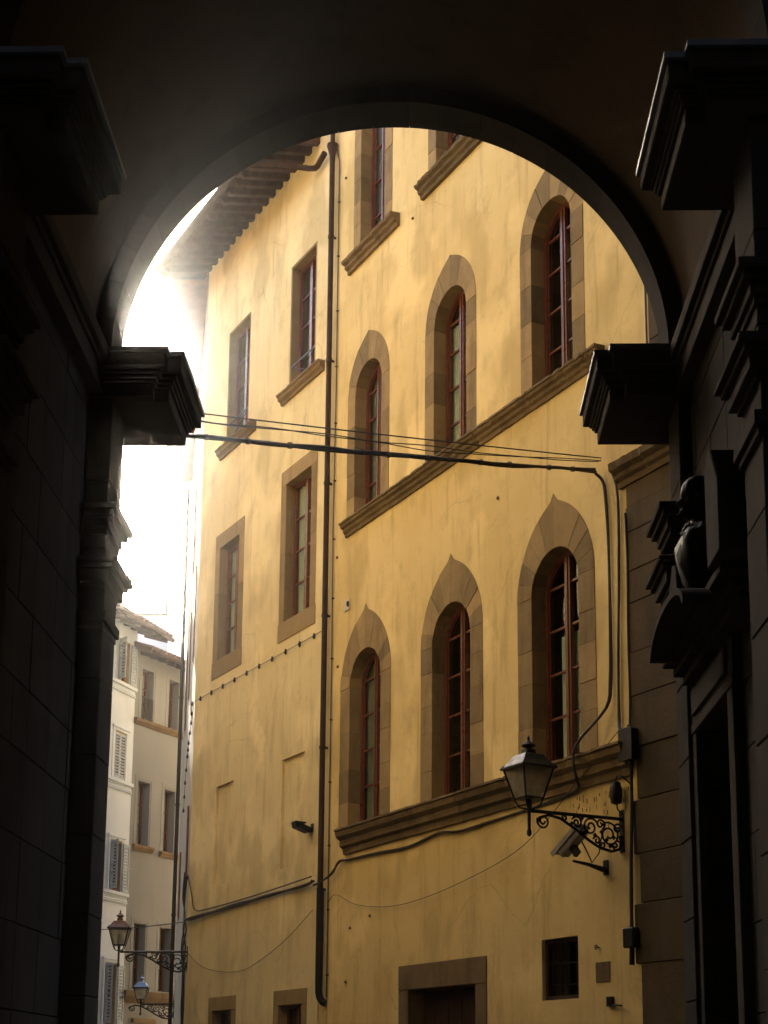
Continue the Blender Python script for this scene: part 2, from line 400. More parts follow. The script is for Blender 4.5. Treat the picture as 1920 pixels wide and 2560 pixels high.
# small barred opening and door low down
hole_small = rect(.46, 1.34, 2.67, 3.53); holesA.append(hole_small)
hole_door = rect(2.80, 5.55, 0.02, 3.41); holesA.append(hole_door)
holed_wall('wall', rect(-3.2, 8.60, 0.0, 24.0), holesA, -.45, 0.0, 'ochre', A)
MB().box(-3.2, 8.60, -9.0, -8.6, 0, 24).box(8.2, 8.58, -8.6, -.46, 0, 24).box(-3.18, -2.8, -8.6, -.46, 0, 24).build('rear_wall', 'ochre', A)
rf = MB().prism([(1.3, 23.75), (1.3, 23.9), (-4.5, 25.6), (-9.8, 24.0), (-9.8, 23.85), (-4.5, 25.3)], -3.2, 8.9, 'x').build('roof', 'tile', A)
# string courses
low_prof = [(-.06, 5.56), (.05, 5.56), (.06, 5.66), (.12, 5.70), (.125, 5.80), (.20, 5.86), (.215, 5.92), (.215, 5.955), (.245, 5.965), (.245, 6.0), (-.06, 6.02)]
moulding(A, 'course_stone', 'sand_dark', -.85, 7.62, low_prof, 1.45)
mid_prof = [(-.06, 11.66), (.04, 11.66), (.05, 11.72), (.09, 11.75), (.10, 11.80), (.15, 11.83), (.16, 11.875), (.185, 11.885), (.185, 11.92), (-.06, 11.93)]
moulding(A, 'course_stone', 'sand_dark', -.42, 7.72, mid_prof, 1.6)
for cx, h in ((6.72, 1.02), (3.80, 1.02)):
    moulding(A, 'sill', 'sand_dark', cx - h, cx + h, [(-.05, 17.13), (.07, 17.13), (.08, 17.2), (.13, 17.23), (.14, 17.29), (.2, 17.32), (.215, 17.37), (-.05, 17.395)], 2.2)
# door
dr = MB().box(3.13, 5.20, -.34, -.28, 0.05, 2.98).build('door', 'door', A)
for k in range(5): MB().box(3.15 + k * .41, 3.53 + k * .41, -.28, -.262, .1, 2.93).build('board', 'door', dr, bevel=.006)
fr = MB().box(2.805, 5.545, -.36, .02, 3.0, 3.405).build('door_frame', 'sand_dark', A, bevel=.008)
fr['label'] = 'brown stone door surround'
for x0, x1 in ((2.805, 3.12), (5.215, 5.545)):
    for z0, z1 in ((0.03, .95), (.955, 1.95), (1.955, 2.996)): MB().box(x0, x1, -.36, .016 + random.uniform(-.004, .004), z0, z1).build('stone', 'sand_dark', fr, bevel=.006)
# barred opening
bo = MB().add([(.46, -.07, 2.67), (1.34, -.07, 2.67), (1.34, -.07, 3.53), (.46, -.07, 3.53), (.46, -1.0, 2.67), (1.34, -1.0, 2.67), (1.34, -1.0, 3.53), (.46, -1.0, 3.53)],
              [(4, 5, 6, 7), (0, 1, 5, 4), (2, 3, 7, 6), (0, 4, 7, 3), (1, 2, 6, 5)]).build('barred_opening', 'dark_room', A)
MB().box(.462, 1.338, -.12, -.06, 2.672, 2.73).box(.462, 1.338, -.12, -.06, 3.47, 3.528).box(.462, .52, -.12, -.06, 2.73, 3.47).box(1.28, 1.338, -.12, -.06, 2.73, 3.47).build('frame', 'door', bo)
for k in range(4): MB().tube([(.63 + k * .18, -.10, 2.73), (.63 + k * .18, -.10, 3.47)], .011, 6).build('bar', 'iron', bo)
for z in (2.88, 3.18): MB().box(.52, 1.28, -.115, -.095, z - .012, z + .012).build('bar', 'iron', bo)
MB().tube([(-1.40, .03, 9.97), (-1.40, .03, 17.5)], .016, 6).build('wall_pipe', 'conduit', A, True)
# stone tablet let into the wall and enamel plate, iron hook
MB().box(-.26, .06, -.02, .012, 2.86, 3.13).build('tablet', 'sand_dark', A, bevel=.006)
pl_ = MB().box(7.54, 7.75, .0, .02, 10.20, 10.42).build('plate', 'plate', A, bevel=.004)
MB().box(7.56, 7.60, .02, .05, 10.27, 10.36).build('latch', 'iron', pl_)
for u, z in ((7.35, 4.2), (7.5, 3.25), (6.6, 4.35), (7.95, 19.4), (8.1, 11.4), (8.0, 9.2), (5.2, 17.0), (2.4, 10.6)):
    MB().lathe([(0.03, -.02), (.02, .01), (.004, .03)], (u, .012, z), 6).build('nail', 'soot', A)
# rust scratches below the lower course by the lantern
for k in range(46):
    u = random.uniform(-.75, .55); z = 5.48 - abs(random.gauss(0, .22)); h = random.uniform(.02, .07)
    MB().box(u, u + random.uniform(.008, .02), -.002, .0035, z - h, z).build('rust_mark', 'soot', A)
# quoin pilaster of squared stones at the near end, with impost
qs = [0.05, .75, 1.5, 2.25, 3.05, 3.83, 4.48, 5.2, 5.9, 6.6, 7.2, 7.9, 8.35, 8.91, 9.28, 9.6]
for k, (a, b_) in enumerate(zip(qs[:-1], qs[1:])):
    u1 = -.88 - (0.1 if (k % 2 and a < 6.0) else 0.0) + random.uniform(-.02, .02)
    MB().box(-2.45, u1, -.02, .05 + random.uniform(-.012, .012), a + .006, b_ - .006).build('quoin', 'quoin', A, bevel=.006)
moulding(A, 'impost_stone', 'sand_dark', -2.5, -.74, [(-.02, 9.6), (.07, 9.6), (.08, 9.68), (.13, 9.72), (.14, 9.78), (.22, 9.83), (.24, 9.93), (-.02, 9.95)], 1.8)
for a, b_ in ((9.97, 10.7), (10.7, 11.5), (11.5, 12.3), (12.3, 13.1)):
    MB().box(-2.45, -1.47, -.02, .05, a + .005, b_ - .005).build('quoin', 'quoin', A, bevel=.006)

# ------------------------------------------------------------------ the paler ochre house beyond the drainpipe
B_LOC = (-1.198, 27.627, 0); B_ROT = R(29.5 + 90)
B = thing('ochre_house', 'pale ochre plastered house with rectangular windows under deep timber eaves', 'house', B_LOC, B_ROT)
holesB = []
def rect_window(parent, x0, x1, z0, z1, border=None, depth=.19, rails=3, curt=True, guard=False, jamb='sand'):
    """rectangular window; border = (left/right, top, bottom) stone surround widths"""
    win = MB().add([(x0 - .2, -.42, z0 - .1), (x1 + .2, -.42, z0 - .1), (x1 + .2, -.42, z1 + .2), (x0 - .2, -.42, z1 + .2),
                    (x0 - .2, -2, z0 - .1), (x1 + .2, -2, z0 - .1), (x1 + .2, -2, z1 + .2), (x0 - .2, -2, z1 + .2)],
                   [(4, 5, 6, 7), (0, 1, 5, 4), (2, 3, 7, 6), (0, 4, 7, 3), (1, 2, 6, 5)]).build('window', 'dark_room', parent)
    if border:
        s_, t_, b_ = border
        for a, c in ((x0 - s_, x0), (x1, x1 + s_)):
            zm = z0 + (z1 - z0) * random.uniform(.4, .6)
            for za, zb in ((z0, zm - .003), (zm, z1)): MB().box(a + .002, c - (.002 if a < x0 else -.0), -.40, .012 + random.uniform(-.004, .004), za + .002, zb - .002).build('stone', jamb, win, bevel=.006)
        MB().box(x0 - s_ + .002, x1 + s_ - .002, -.40, .014, z1 + .001, z1 + t_).build('stone', jamb, win, bevel=.006)
        MB().box(x0 - s_ - .02, x1 + s_ + .02, -.40, .018, z0 - b_, z0 - .001).build('stone', jamb, win, bevel=.006)
    else:
        for a, c in ((x0 - .06, x0), (x1, x1 + .06)): MB().box(a, c, -.40, -.004, z0, z1).build('jamb', jamb, win)
        MB().box(x0 - .06, x1 + .06, -.40, -.004, z1, z1 + .06).build('lintel', jamb, win)
    f = .07; y0, y1 = -depth - .07, -depth
    MB().box(x0, x0 + f, y0, y1, z0, z1).box(x1 - f, x1, y0, y1, z0, z1).box(x0 + f, x1 - f, y0, y1, z1 - f, z1).box(x0 + f, x1 - f, y0, y1, z0, z0 + f + .03).build('casement', 'red_wood', win)
    xm = (x0 + x1) / 2
    MB().box(xm - .055, xm + .055, y0, y1 + .012, z0 + f + .03, z1 - f).build('mullion', 'red_wood', win)
    zz = [z0 + f + .03 + (z1 - z0 - 2 * f - .03) * k / (rails + 1) for k in range(rails + 2)]
    for a, c in ((x0 + f, xm - .055), (xm + .055, x1 - f)):
        for z in zz[1:-1]: MB().box(a, c, y0 + .02, y1 - .01, z - .018, z + .018).build('glazing_bar', 'red_wood', win)
        for za, zb in zip(zz[:-1], zz[1:]): MB().box(a, c, y0 + .025, y0 + .029, za + .01, zb - .01).build('pane', 'glass', win)
    if curt: curtain_mesh(x0 + .05, x1 - .05, y0 - .035, z0 + .05, z1 - .06).build('curtain', 'curtain', win)
    if guard:
        MB().box(x0, x1, -.03, -.008, z0 + .52, z0 + .545).build('guard_rail', 'iron', win)
        for p, q in (((x0 + .02, z0 + .02), (x1 - .02, z0 + .52)), ((x0 + .02, z0 + .52), (x1 - .02, z0 + .02))):
            MB().tube([(p[0], -.02, p[1]), (q[0], -.02, q[1])], .011, 6).build('guard_bar', 'iron', win)
    return win
rect_window(B, 3.95, 5.06, 15.82, 18.62, None, .19, 3, False, True); holesB.append(rect(3.95 - .06, 5.06 + .06, 15.82, 18.68))
rect_window(B, .64, 1.75, 15.82, 18.64, None, .19, 3, False, True); holesB.append(rect(.64 - .06, 1.75 + .06, 15.82, 18.70))
rect_window(B, 4.18, 5.25, 10.76, 13.42, (.26, .35, .41)); holesB.append(rect(3.92, 5.51, 10.76, 13.77))
rect_window(B, .64, 1.80, 10.74, 13.74, (.25, .33, .40)); holesB.append(rect(.39, 2.05, 10.74, 14.07))
for c in (4.42, 1.12):
    moulding(B, 'sill', 'sand_dark', c - .98, c + .98, [(-.05, 15.6), (.05, 15.6), (.06, 15.66), (.12, 15.7), (.13, 15.76), (.17, 15.78), (.17, 15.815), (-.05, 15.82)], 2.4)
for x0, x1 in ((3.92, 4.91), (.66, 1.66)):
    rect_window(B, x0, x1, 1.5, 2.93, (.22, .29, .2), .19, 1, False); holesB.append(rect(x0 - .22, x1 + .22, 1.5, 3.22))
# two walled-up openings: shallow sunk panels
for x0, x1, z0, z1 in ((4.16, 5.08, 5.62, 7.83), (.73, 1.74, 5.62, 7.83)):
    holesB.append(rect(x0, x1, z0, z1)); MB().box(x0, x1, -.3, -.06, z0, z1).build('blind_panel', 'ochre_b', B)
holed_wall('wall', rect(.0, 6.50, 0.0, 21.05), holesB, -.45, 0.0, 'ochre_b', B)
MB().box(.0, 6.5, -8.6, -8.2, 0, 21).build('rear_wall', 'ochre_b', B)
rf = MB().prism([(1.22, 20.78), (1.22, 20.82), (-4.2, 22.4), (-9.2, 20.9), (-9.2, 20.75), (-4.2, 22.25)], .42, 6.95, 'x').build('roof', 'tile', B)
for k in range(18):
    u = .55 + k * .362 + random.uniform(-.02, .02)
    MB().prism([(-.02, 20.93), (1.08, 20.61), (1.15, 20.67), (1.15, 20.775), (-.02, 21.11)], u, u + .13, 'x').build('rafter', 'rafter', rf, bevel=.008)
for k in range(9):
    MB().prism([(.02 + k * .125, 21.105 - k * .0355), (.14 + k * .125, 21.071 - k * .0355), (.14 + k * .125, 21.083 - k * .0355), (.02 + k * .125, 21.117 - k * .0355)], .44, 6.93, 'x').build('board', 'rafter', rf)
for k in range(31):
    u = .5 + k * .21
    pts = [(u + .095 * math.cos(t * math.pi / 6), .095 * math.sin(t * math.pi / 6)) for t in range(7)]
    b_ = MB(); n = 7
    for y, dz in ((1.24, 20.80), (.7, 20.965)): b_.add([(a, y, dz + c + .02) for a, c in pts], [])
    b_.add([], []); b_.f += [(i, i + 1, n + i + 1, n + i) for i in range(n - 1)] + [tuple(range(n))]
    b_.build('tile', 'tile', rf)
# gutter along the eaves with a bent spout to the drainpipe head
gt = MB(); n = 9; vs = []
for u in (.5, 6.95): vs += [(u, 1.25 + .085 * math.cos(math.pi + math.pi * k / 8), 20.76 + .085 * math.sin(math.pi + math.pi * k / 8)) for k in range(9)]
gt.add(vs, [(k, k + 1, n + k + 1, n + k) for k in range(8)]); gt = gt.build('gutter', 'copper', B, True)
m_ = gt.modifiers.new('thick', 'SOLIDIFY'); m_.thickness = .006
MB().tube([(1.55, 1.18, 20.66), (1.15, .75, 20.55), (.62, .22, 20.31), (.5, .14, 20.27), (.4, .12, 20.28), (.05, .14, 20.36)], .062, 10).build('gutter_spout', 'copper', B, True)

# ------------------------------------------------------------------ long drainpipe at the joint of the two houses
dp = thing('drainpipe', 'long dark brown drainpipe running down where the two ochre facades meet', 'drainpipe', (A.matrix_basis @ Vector((8.44, 0, 0))), A_ROT)
dp.location = Matrix.Translation(A_LOC) @ Matrix.Rotation(A_ROT, 4, 'Z') @ Vector((8.40, 0, 0))
MB().tube([(0, .11, 5.0), (0, .11, 20.15)], .056, 12).build('pipe', 'copper', dp, True)
MB().tube([(0, .11, 20.34), (0, .11, 23.6)], .052, 12).build('pipe', 'copper', dp, True)
MB().lathe([(.058, -.32), (.06, -.2), (.115, .0), (.115, .05), (.05, .06)], (0, .11, 20.33), 12).build('funnel', 'copper', dp, True)
MB().tube([(0, .105, 3.22), (0, .105, 5.02)], .072, 12).build('boot', 'iron', dp, True)
MB().tube([(0, .105, 3.25), (0, .105, 3.1), (-.02, .09, 3.0), (-.07, .05, 2.92), (-.12, .0, 2.9)], .07, 12).build('elbow', 'iron', dp, True)
for z in (5.0, 7.7, 10.3, 13.0, 15.6, 18.3): MB().tube([(0, .11, z - .03), (0, .11, z + .03)], .066, 12).box(-.015, .015, 0, .06, z - .02, z + .02).build('bracket', 'copper', dp, True)

def along(P_loc, P_rot, pts): 
    mt = Matrix.Translation(P_loc) @ Matrix.Rotation(P_rot, 4, 'Z'); return [mt @ Vector(p) for p in pts]
# thin conduit by the pipe
cd = thing('conduit', 'thin grey conduit with clips beside the long drainpipe', 'conduit', dp.location, A_ROT)
MB().tube([(-.17, .03, 3.0), (-.17, .03, 9.5), (-.15, .035, 12.0), (-.18, .03, 15.0), (-.17, .03, 19.9), (-.06, .05, 20.4)], .014, 6).build('tube', 'conduit', cd, True)
for k in range(14): MB().box(-.19, -.15, 0, .05, 3.4 + k * 1.2, 3.42 + k * 1.2).build('clip', 'iron', cd)

# ------------------------------------------------------------------ pale house turning the corner, further down the street
CX = along(B_LOC, B_ROT, [(6.50, 0, 0)])[0]
C_ROT = R(9.0 + 90)
Cw = thing('corner_house', 'pale narrow facade seen edge-on beyond the ochre house', 'house', CX, C_ROT)
hC = [rect(2.0, 3.0, 6.0, 7.9), rect(5.8, 6.8, 11.6, 13.9), rect(5.8, 6.8, 15.2, 17.4), rect(2.0, 3.0, 11.6, 13.9), rect(9.6, 10.6, 11.6, 13.9), rect(9.6, 10.6, 6.0, 7.9)]
holed_wall('wall', rect(0.02, 13.3, 0, 21.0), hC, -.45, 0, 'beige', Cw)
for h in hC: rect_window(Cw, h[0][0] + .06, h[1][0] - .06, h[0][1], h[2][1] - .06, None, .15, 2, True)
for h in hC: MB().box(h[0][0] - .5, h[0][0] - .02, .01, .05, h[0][1], h[2][1]).build('shutter', 'red_wood', Cw)
MB().box(.02, 13.3, -8, -7.6, 0, 21).box(12.9, 13.28, -7.6, -.5, 0, 21).build('rear_wall', 'beige', Cw)
MB().prism([(.9, 20.85), (.9, 21.0), (-4, 22.4), (-8.5, 21), (-8.5, 20.85), (-4, 22.2)], -.02, 13.6, 'x').build('roof', 'tile', Cw)
tp = thing('street_drainpipe', 'tall dark pipe standing at the far end of the pale edge-on facade', 'drainpipe', along(CX, C_ROT, [(13.1, .10, 0)])[0], 0)
MB().tube([(0, 0, 0.02), (0, 0, 20.6)], .062, 10).build('pipe', 'iron', tp, True)
for z in (3, 6.5, 10, 13.5, 17): MB().tube([(0, 0, z - .04), (0, 0, z + .04)], .078, 10).build('bracket', 'iron', tp, True)

# ------------------------------------------------------------------ houses closing the street
def shutter_leaf(parent, x0, x1, z0, z1, y, swing=None):
    """louvred shutter leaf in the wall plane (x0..x1) or swung open on its hinge"""
    e = bpy.data.objects.new('shutter', None)
    w_ = x1 - x0
    fr = MB().box(0, .06, 0, .035, 0, z1 - z0).box(w_ - .06, w_, 0, .035, 0, z1 - z0).box(.06, w_ - .06, 0, .035, 0, .1).box(.06, w_ - .06, 0, .035, z1 - z0 - .09, z1 - z0).box(.06, w_ - .06, 0.001, .034, (z1 - z0) * .5 - .03, (z1 - z0) * .5 + .03)
    o = fr.build('shutter', 'shutter', parent)
    o.location = (x0, y, z0)
    if swing: o.rotation_euler = (0, 0, swing)
    n = int((z1 - z0 - .2) / .105)
    sl = None
    for k in range(n):
        z = .1 + (z1 - z0 - .2) * (k + .5) / n
        if abs(z - (z1 - z0) * .5) < .06: continue
        if sl is None:
            sl = MB().prism([(.002, -.036), (.012, -.036), (.033, .03), (.023, .03)], .06, w_ - .06, 'x').build('slat', 'shutter', o); sl.location = (0, 0, z)
        else:
            c = sl.copy(); COL.objects.link(c); c.parent = o; c.location = (0, 0, z)
    return o
J = (-8.6955, 50.0, 0)
Wh = thing('white_house', 'white house with grey-blue louvred shutters at the end of the street', 'house', J, R(-19 + 90))
# its facade faces the camera: local y points away from us here, so build with outward = -y through a flipped frame
Wh.rotation_euler = (0, 0, R(-19 - 90)); 
hW = []
def wh_window(z0, z1, open_):
    x0, x1 = .50, 1.28          # local x runs towards the dark pier
    hW.append(rect(x0 - .06, x1 + .06, z0, z1 + .06))
    w_ = rect_window(Wh, x0, x1, z0, z1, None, .16, 1, open_)
    MB().box(x0 - .16, x1 + .16, -.02, .03, z1 + .06, z1 + .16).box(x0 - .2, x1 + .2, -.02, .07, z1 + .16, z1 + .22).box(x0 - .14, x0 - .005, -.02, .022, z0, z1 + .06).box(x1 + .005, x1 + .14, -.02, .022, z0, z1 + .06).build('surround', 'white', w_)
    MB().box(x0 - .5, x1 + .5, -.02, .09, z0 - .12, z0 - .005).box(x0 - .45, x1 + .45, -.02, .05, z0 - .30, z0 - .24).box(x0 - .47, x1 + .47, -.02, .06, z0 - .36, z0 - .32).build('sill', 'white', w_)
    if open_:
        shutter_leaf(Wh, x0 - .44, x0 - .02, z0 + .02, z1, .05)
        s = shutter_leaf(Wh, x1 + .02, x1 + .44, z0 + .02, z1, .05, R(60))
    else:
        shutter_leaf(Wh, x0, (x0 + x1) / 2 - .004, z0 + .01, z1, -.03); shutter_leaf(Wh, (x0 + x1) / 2 + .004, x1, z0 + .01, z1, -.03)
wh_window(14.78, 16.22, True); wh_window(11.40, 12.98, False); wh_window(7.60, 9.25, True); wh_window(3.2, 5.15, True)
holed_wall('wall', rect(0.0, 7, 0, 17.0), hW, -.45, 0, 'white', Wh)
MB().box(0, 7, -6.4, -6, 0, 17).box(.0, .35, -6, -.46, 0, 17).build('rear_wall', 'white', Wh)
rf = MB().prism([(.95, 16.62), (.95, 16.78), (-3.0, 18.1), (-7, 16.9), (-7, 16.75), (-3, 17.9)], -.75, 7.2, 'x').build('roof', 'old_tile', Wh)
for k in range(14): MB().prism([(0, 16.80), (.9, 16.51), (.9, 16.63), (0, 16.925)], -.55 + k * .5, -.47 + k * .5, 'x').build('rafter', 'rafter', rf)
for k in range(30): MB().tube([(-.65 + k * .25, .99, 16.77), (-.65 + k * .25, .2, 17.05)], .085, 8).build('tile', 'old_tile', rf, True)
MB().tube([(-.75, 1.0, 16.66), (7.2, 1.0, 16.66)], .075, 8).build('gutter', 'copper', rf, True)

Cr = thing('cream_house', 'cream grey house with tall brown windows and stone ledge closing the street', 'house', J, R(-29 - 90))
hR = []
# local x is negative along the facade to the right in the picture
def cr_window(x0, x1, z0, z1, sill=True, railing=False):
    hR.append(rect(-x1 - .06, -x0 + .06, z0, z1 + .06))
    w_ = rect_window(Cr, -x1, -x0, z0, z1, None, .3, 2, True, jamb='cream')
    MB().box(-x1 - .17, -x1 - .065, -.02, .012, z0, z1 + .06).box(-x0 + .065, -x0 + .17, -.02, .012, z0, z1 + .06).box(-x1 - .17, -x0 + .17, -.02, .013, z1 + .065, z1 + .2).build('surround', 'cream', w_)
    if sill: MB().prism([(-.02, z0 - .2), (.06, z0 - .2), (.14, z0 - .08), (.14, z0 - .01), (-.02, z0 - .005)], -x1 - .22, -x0 + .22, 'x').build('sill', 'sand_dark', w_)
    if railing:
        MB().box(-x1, -x0, .0, .02, z0 + .78, z0 + .82).box(-x1, -x0, .0, .02, z0 + .04, z0 + .07).build('railing', 'iron', w_)
        for k in range(9): MB().box(-x1 + .03 + k * (x1 - x0 - .06) / 8 - .012, -x1 + .03 + k * (x1 - x0 - .06) / 8 + .012, .002, .018, z0 + .07, z0 + .78).build('baluster', 'iron', w_)
cr_window(.38, 1.02, 13.80, 15.62, False, True); cr_window(1.92, 2.5, 13.80, 15.60, False)
cr_window(.38, 1.03, 9.35, 11.60); cr_window(1.88, 2.5, 9.30, 11.55)
cr_window(.46, 1.1, 4.42, 6.66, False); cr_window(1.9, 2.54, 4.42, 6.64, False)
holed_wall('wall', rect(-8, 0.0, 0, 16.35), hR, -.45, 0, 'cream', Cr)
MB().box(-8, 0, -7, -6.6, 0, 16.3).box(-.35, -.02, -6.6, -.46, 0, 16.3).build('rear_wall', 'cream', Cr)
MB().prism([(-.02, 13.55), (.05, 13.55), (.14, 13.66), (.15, 13.76), (-.02, 13.78)], -7, .02, 'x').build('ledge', 'sand_dark', Cr)
MB().prism([(-.02, 3.95), (.06, 3.95), (.16, 4.18), (.17, 4.36), (-.02, 4.38)], -7, .02, 'x').build('ledge', 'sand_dark', Cr)
MB().box(-1.75, -.5, -.02, .1, 3.3, 3.45).build('ledge', 'sand_dark', Cr)
rf = MB().prism([(.8, 15.95), (.8, 16.1), (-3.2, 17.5), (-7.4, 16.2), (-7.4, 16.05), (-3.2, 17.3)], -8, .2, 'x').build('roof', 'old_tile', Cr)
for k in range(12): MB().prism([(0, 16.09), (.74, 15.84), (.74, 15.965), (0, 16.215)], -5.8 + k * .5, -5.72 + k * .5, 'x').build('rafter', 'rafter', rf)
for k in range(26): MB().tube([(-6.1 + k * .25, .84, 16.1), (-6.1 + k * .25, .0, 16.4)], .085, 8).build('tile', 'old_tile', rf, True)
MB().tube([(-8, .86, 15.98), (.15, .86, 15.98)], .075, 8).build('gutter', 'copper', rf, True)

# roof terrace pergola behind, above the white roof
tr = thing('roof_terrace', 'pale roof terrace frame with cloth awning above the white house roof', 'terrace', (-9.9, 58, 0), 0)
MB().box(-1.05, 1.05, 0, 4, 17.2, 20.0).build('room', 'white', tr)
MB().box(-1.05, 1.05, -.08, 0, 20.0, 20.08).build('parapet', 'frame_metal', tr)
for x in (-1.0, .88): MB().box(x, x + .12, -.08, -.01, 20.08, 21.4).build('post', 'frame_metal', tr)
MB().box(-1.05, 1.05, -.08, -.01, 21.4, 21.48).build('beam', 'frame_metal', tr)
aw = MB(); n = 16
aw.add([(-1.0 + 2 * k / n, .9 * j / 4 - .05, 21.46 + .5 * math.sin(math.pi * k / n) * (1 - .2 * j / 4)) for j in range(5) for k in range(n + 1)],
       [(j * (n + 1) + k, j * (n + 1) + k + 1, (j + 1) * (n + 1) + k + 1, (j + 1) * (n + 1) + k) for j in range(4) for k in range(n)])
aw.build('awning', 'curtain', tr, True)

# ------------------------------------------------------------------ the vaulted archway the camera looks through
P_ROT = R(-1.6)
CXP = -0.37
P = thing('archway', 'dark vaulted stone archway framing the street', 'archway', (0, 0, 0), P_ROT)
def both(f):
    f(1); f(-1)
def X(s, d): return CXP + s * d            # d = distance from the passage axis
RB, ZC, RV = 2.75, 8.62, 2.93
def arc(r, n=48, z0=ZC): return [(CXP + r * math.cos(math.pi * k / n), z0 + r * math.sin(math.pi * k / n)) for k in range(n + 1)]
# ribs of cut stones
for y0, y1 in ((9.22, 9.62), (13.50, 13.92)):
    nst = 23
    for k in range(nst):
        a0, a1 = math.pi * k / nst + .0007, math.pi * (k + 1) / nst - .0007
        inn = [(CXP + RB * math.cos(a0 + (a1 - a0) * j / 4), ZC + RB * math.sin(a0 + (a1 - a0) * j / 4)) for j in range(5)]
        out = [(CXP + 3.2 * math.cos(a0 + (a1 - a0) * j / 4), ZC + 3.2 * math.sin(a0 + (a1 - a0) * j / 4)) for j in range(5)]
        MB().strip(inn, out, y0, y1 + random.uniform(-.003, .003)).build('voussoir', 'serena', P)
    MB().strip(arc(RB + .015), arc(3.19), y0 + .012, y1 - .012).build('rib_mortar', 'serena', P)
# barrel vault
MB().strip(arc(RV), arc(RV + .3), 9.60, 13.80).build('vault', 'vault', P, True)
# front and rear face walls above and beside the opening
def face_wall(y0, y1, r, m, n=40):
    out = [(-14, 0), (X(-1, 3.66), 0), (X(-1, 3.66), 8.2), (X(-1, r), 8.2)] + [(CXP - r * math.cos(math.pi * k / n), ZC + r * math.sin(math.pi * k / n)) for k in range(n + 1)] + [(X(1, r), 8.2), (X(1, 3.66), 8.2), (X(1, 3.66), 0), (14, 0), (14, 23), (-14, 23)]
    MB().prism(out, y0, y1).build('face_wall', m, P)
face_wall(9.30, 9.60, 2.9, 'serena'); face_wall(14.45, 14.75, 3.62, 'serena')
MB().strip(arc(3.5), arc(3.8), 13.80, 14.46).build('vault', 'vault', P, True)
MB().box(-14, 14, 9.3, 14.75, 23.0, 23.2).box(-14, 14, 9.25, 9.3, 22.7, 23.3).build('roof', 'tile', P)
# side walls of the passage, in coursed blocks
wall_hole = (11.97, 13.37, 4.75)
def side_wall(s):
    zz = [0.0, .7, 1.4, 2.1, 2.8, 3.5, 4.2, 4.75, 5.4, 6.05, 6.7, 7.35, 8.0, 8.62]
    for k, (a, b_) in enumerate(zip(zz[:-1], zz[1:])):
        ys = [10.4, 11.1, 11.97, 12.67, 13.37, 13.6] if k % 2 else [10.4, 10.9, 11.5, 11.97, 12.67, 13.37, 13.6]
        for c, d in zip(ys[:-1], ys[1:]):
            if s > 0 and a < 4.7 and c > 11.9 and d < 13.4: continue
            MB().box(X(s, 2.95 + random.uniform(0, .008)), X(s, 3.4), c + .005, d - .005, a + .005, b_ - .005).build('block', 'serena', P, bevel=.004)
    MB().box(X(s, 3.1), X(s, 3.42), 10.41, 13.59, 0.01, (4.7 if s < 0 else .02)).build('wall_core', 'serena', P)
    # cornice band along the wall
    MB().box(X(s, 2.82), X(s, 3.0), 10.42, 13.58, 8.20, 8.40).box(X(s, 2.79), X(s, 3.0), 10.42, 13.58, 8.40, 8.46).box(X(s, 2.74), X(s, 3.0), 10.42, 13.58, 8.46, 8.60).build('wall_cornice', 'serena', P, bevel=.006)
both(side_wall)
# piers with pilasters, capitals and jutting entablatures
def pier(s, yf):
    yb = yf + 1.2; q = 2.60 if yf < 12 else (2.83 if s > 0 else 2.72); e_ = 0 if yf < 12 else (.09 if s > 0 else -.03)
    zz = [0.0, .8, 1.55, 2.3, 3.05, 3.8, 4.55, 5.3, 5.8, 6.6, 7.3, 8.16]
    for a, b_ in zip(zz[:-1], zz[1:]):
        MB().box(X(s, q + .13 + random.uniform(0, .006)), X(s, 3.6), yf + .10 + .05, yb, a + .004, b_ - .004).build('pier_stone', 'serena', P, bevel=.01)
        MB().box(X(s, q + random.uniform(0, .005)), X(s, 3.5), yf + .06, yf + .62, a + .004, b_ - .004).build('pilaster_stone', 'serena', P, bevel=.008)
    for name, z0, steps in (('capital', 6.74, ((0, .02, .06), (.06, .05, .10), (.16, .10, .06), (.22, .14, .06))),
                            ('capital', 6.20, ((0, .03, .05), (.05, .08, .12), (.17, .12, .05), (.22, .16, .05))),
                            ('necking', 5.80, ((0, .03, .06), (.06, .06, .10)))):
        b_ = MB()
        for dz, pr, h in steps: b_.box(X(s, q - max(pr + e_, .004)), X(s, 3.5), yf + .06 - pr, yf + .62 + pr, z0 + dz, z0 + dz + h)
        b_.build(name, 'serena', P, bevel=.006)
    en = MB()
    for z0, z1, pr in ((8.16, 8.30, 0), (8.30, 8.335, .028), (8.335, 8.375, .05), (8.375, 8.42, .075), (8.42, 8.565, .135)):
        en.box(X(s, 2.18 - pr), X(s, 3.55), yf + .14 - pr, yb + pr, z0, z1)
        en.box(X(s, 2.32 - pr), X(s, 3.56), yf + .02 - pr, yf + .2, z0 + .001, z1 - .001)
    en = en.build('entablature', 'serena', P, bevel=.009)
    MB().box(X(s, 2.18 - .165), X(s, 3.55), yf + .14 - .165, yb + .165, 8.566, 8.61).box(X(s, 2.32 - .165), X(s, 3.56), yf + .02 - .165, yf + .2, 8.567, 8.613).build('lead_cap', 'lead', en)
for yf in (9.2, 13.5): both(lambda s: pier(s, yf))
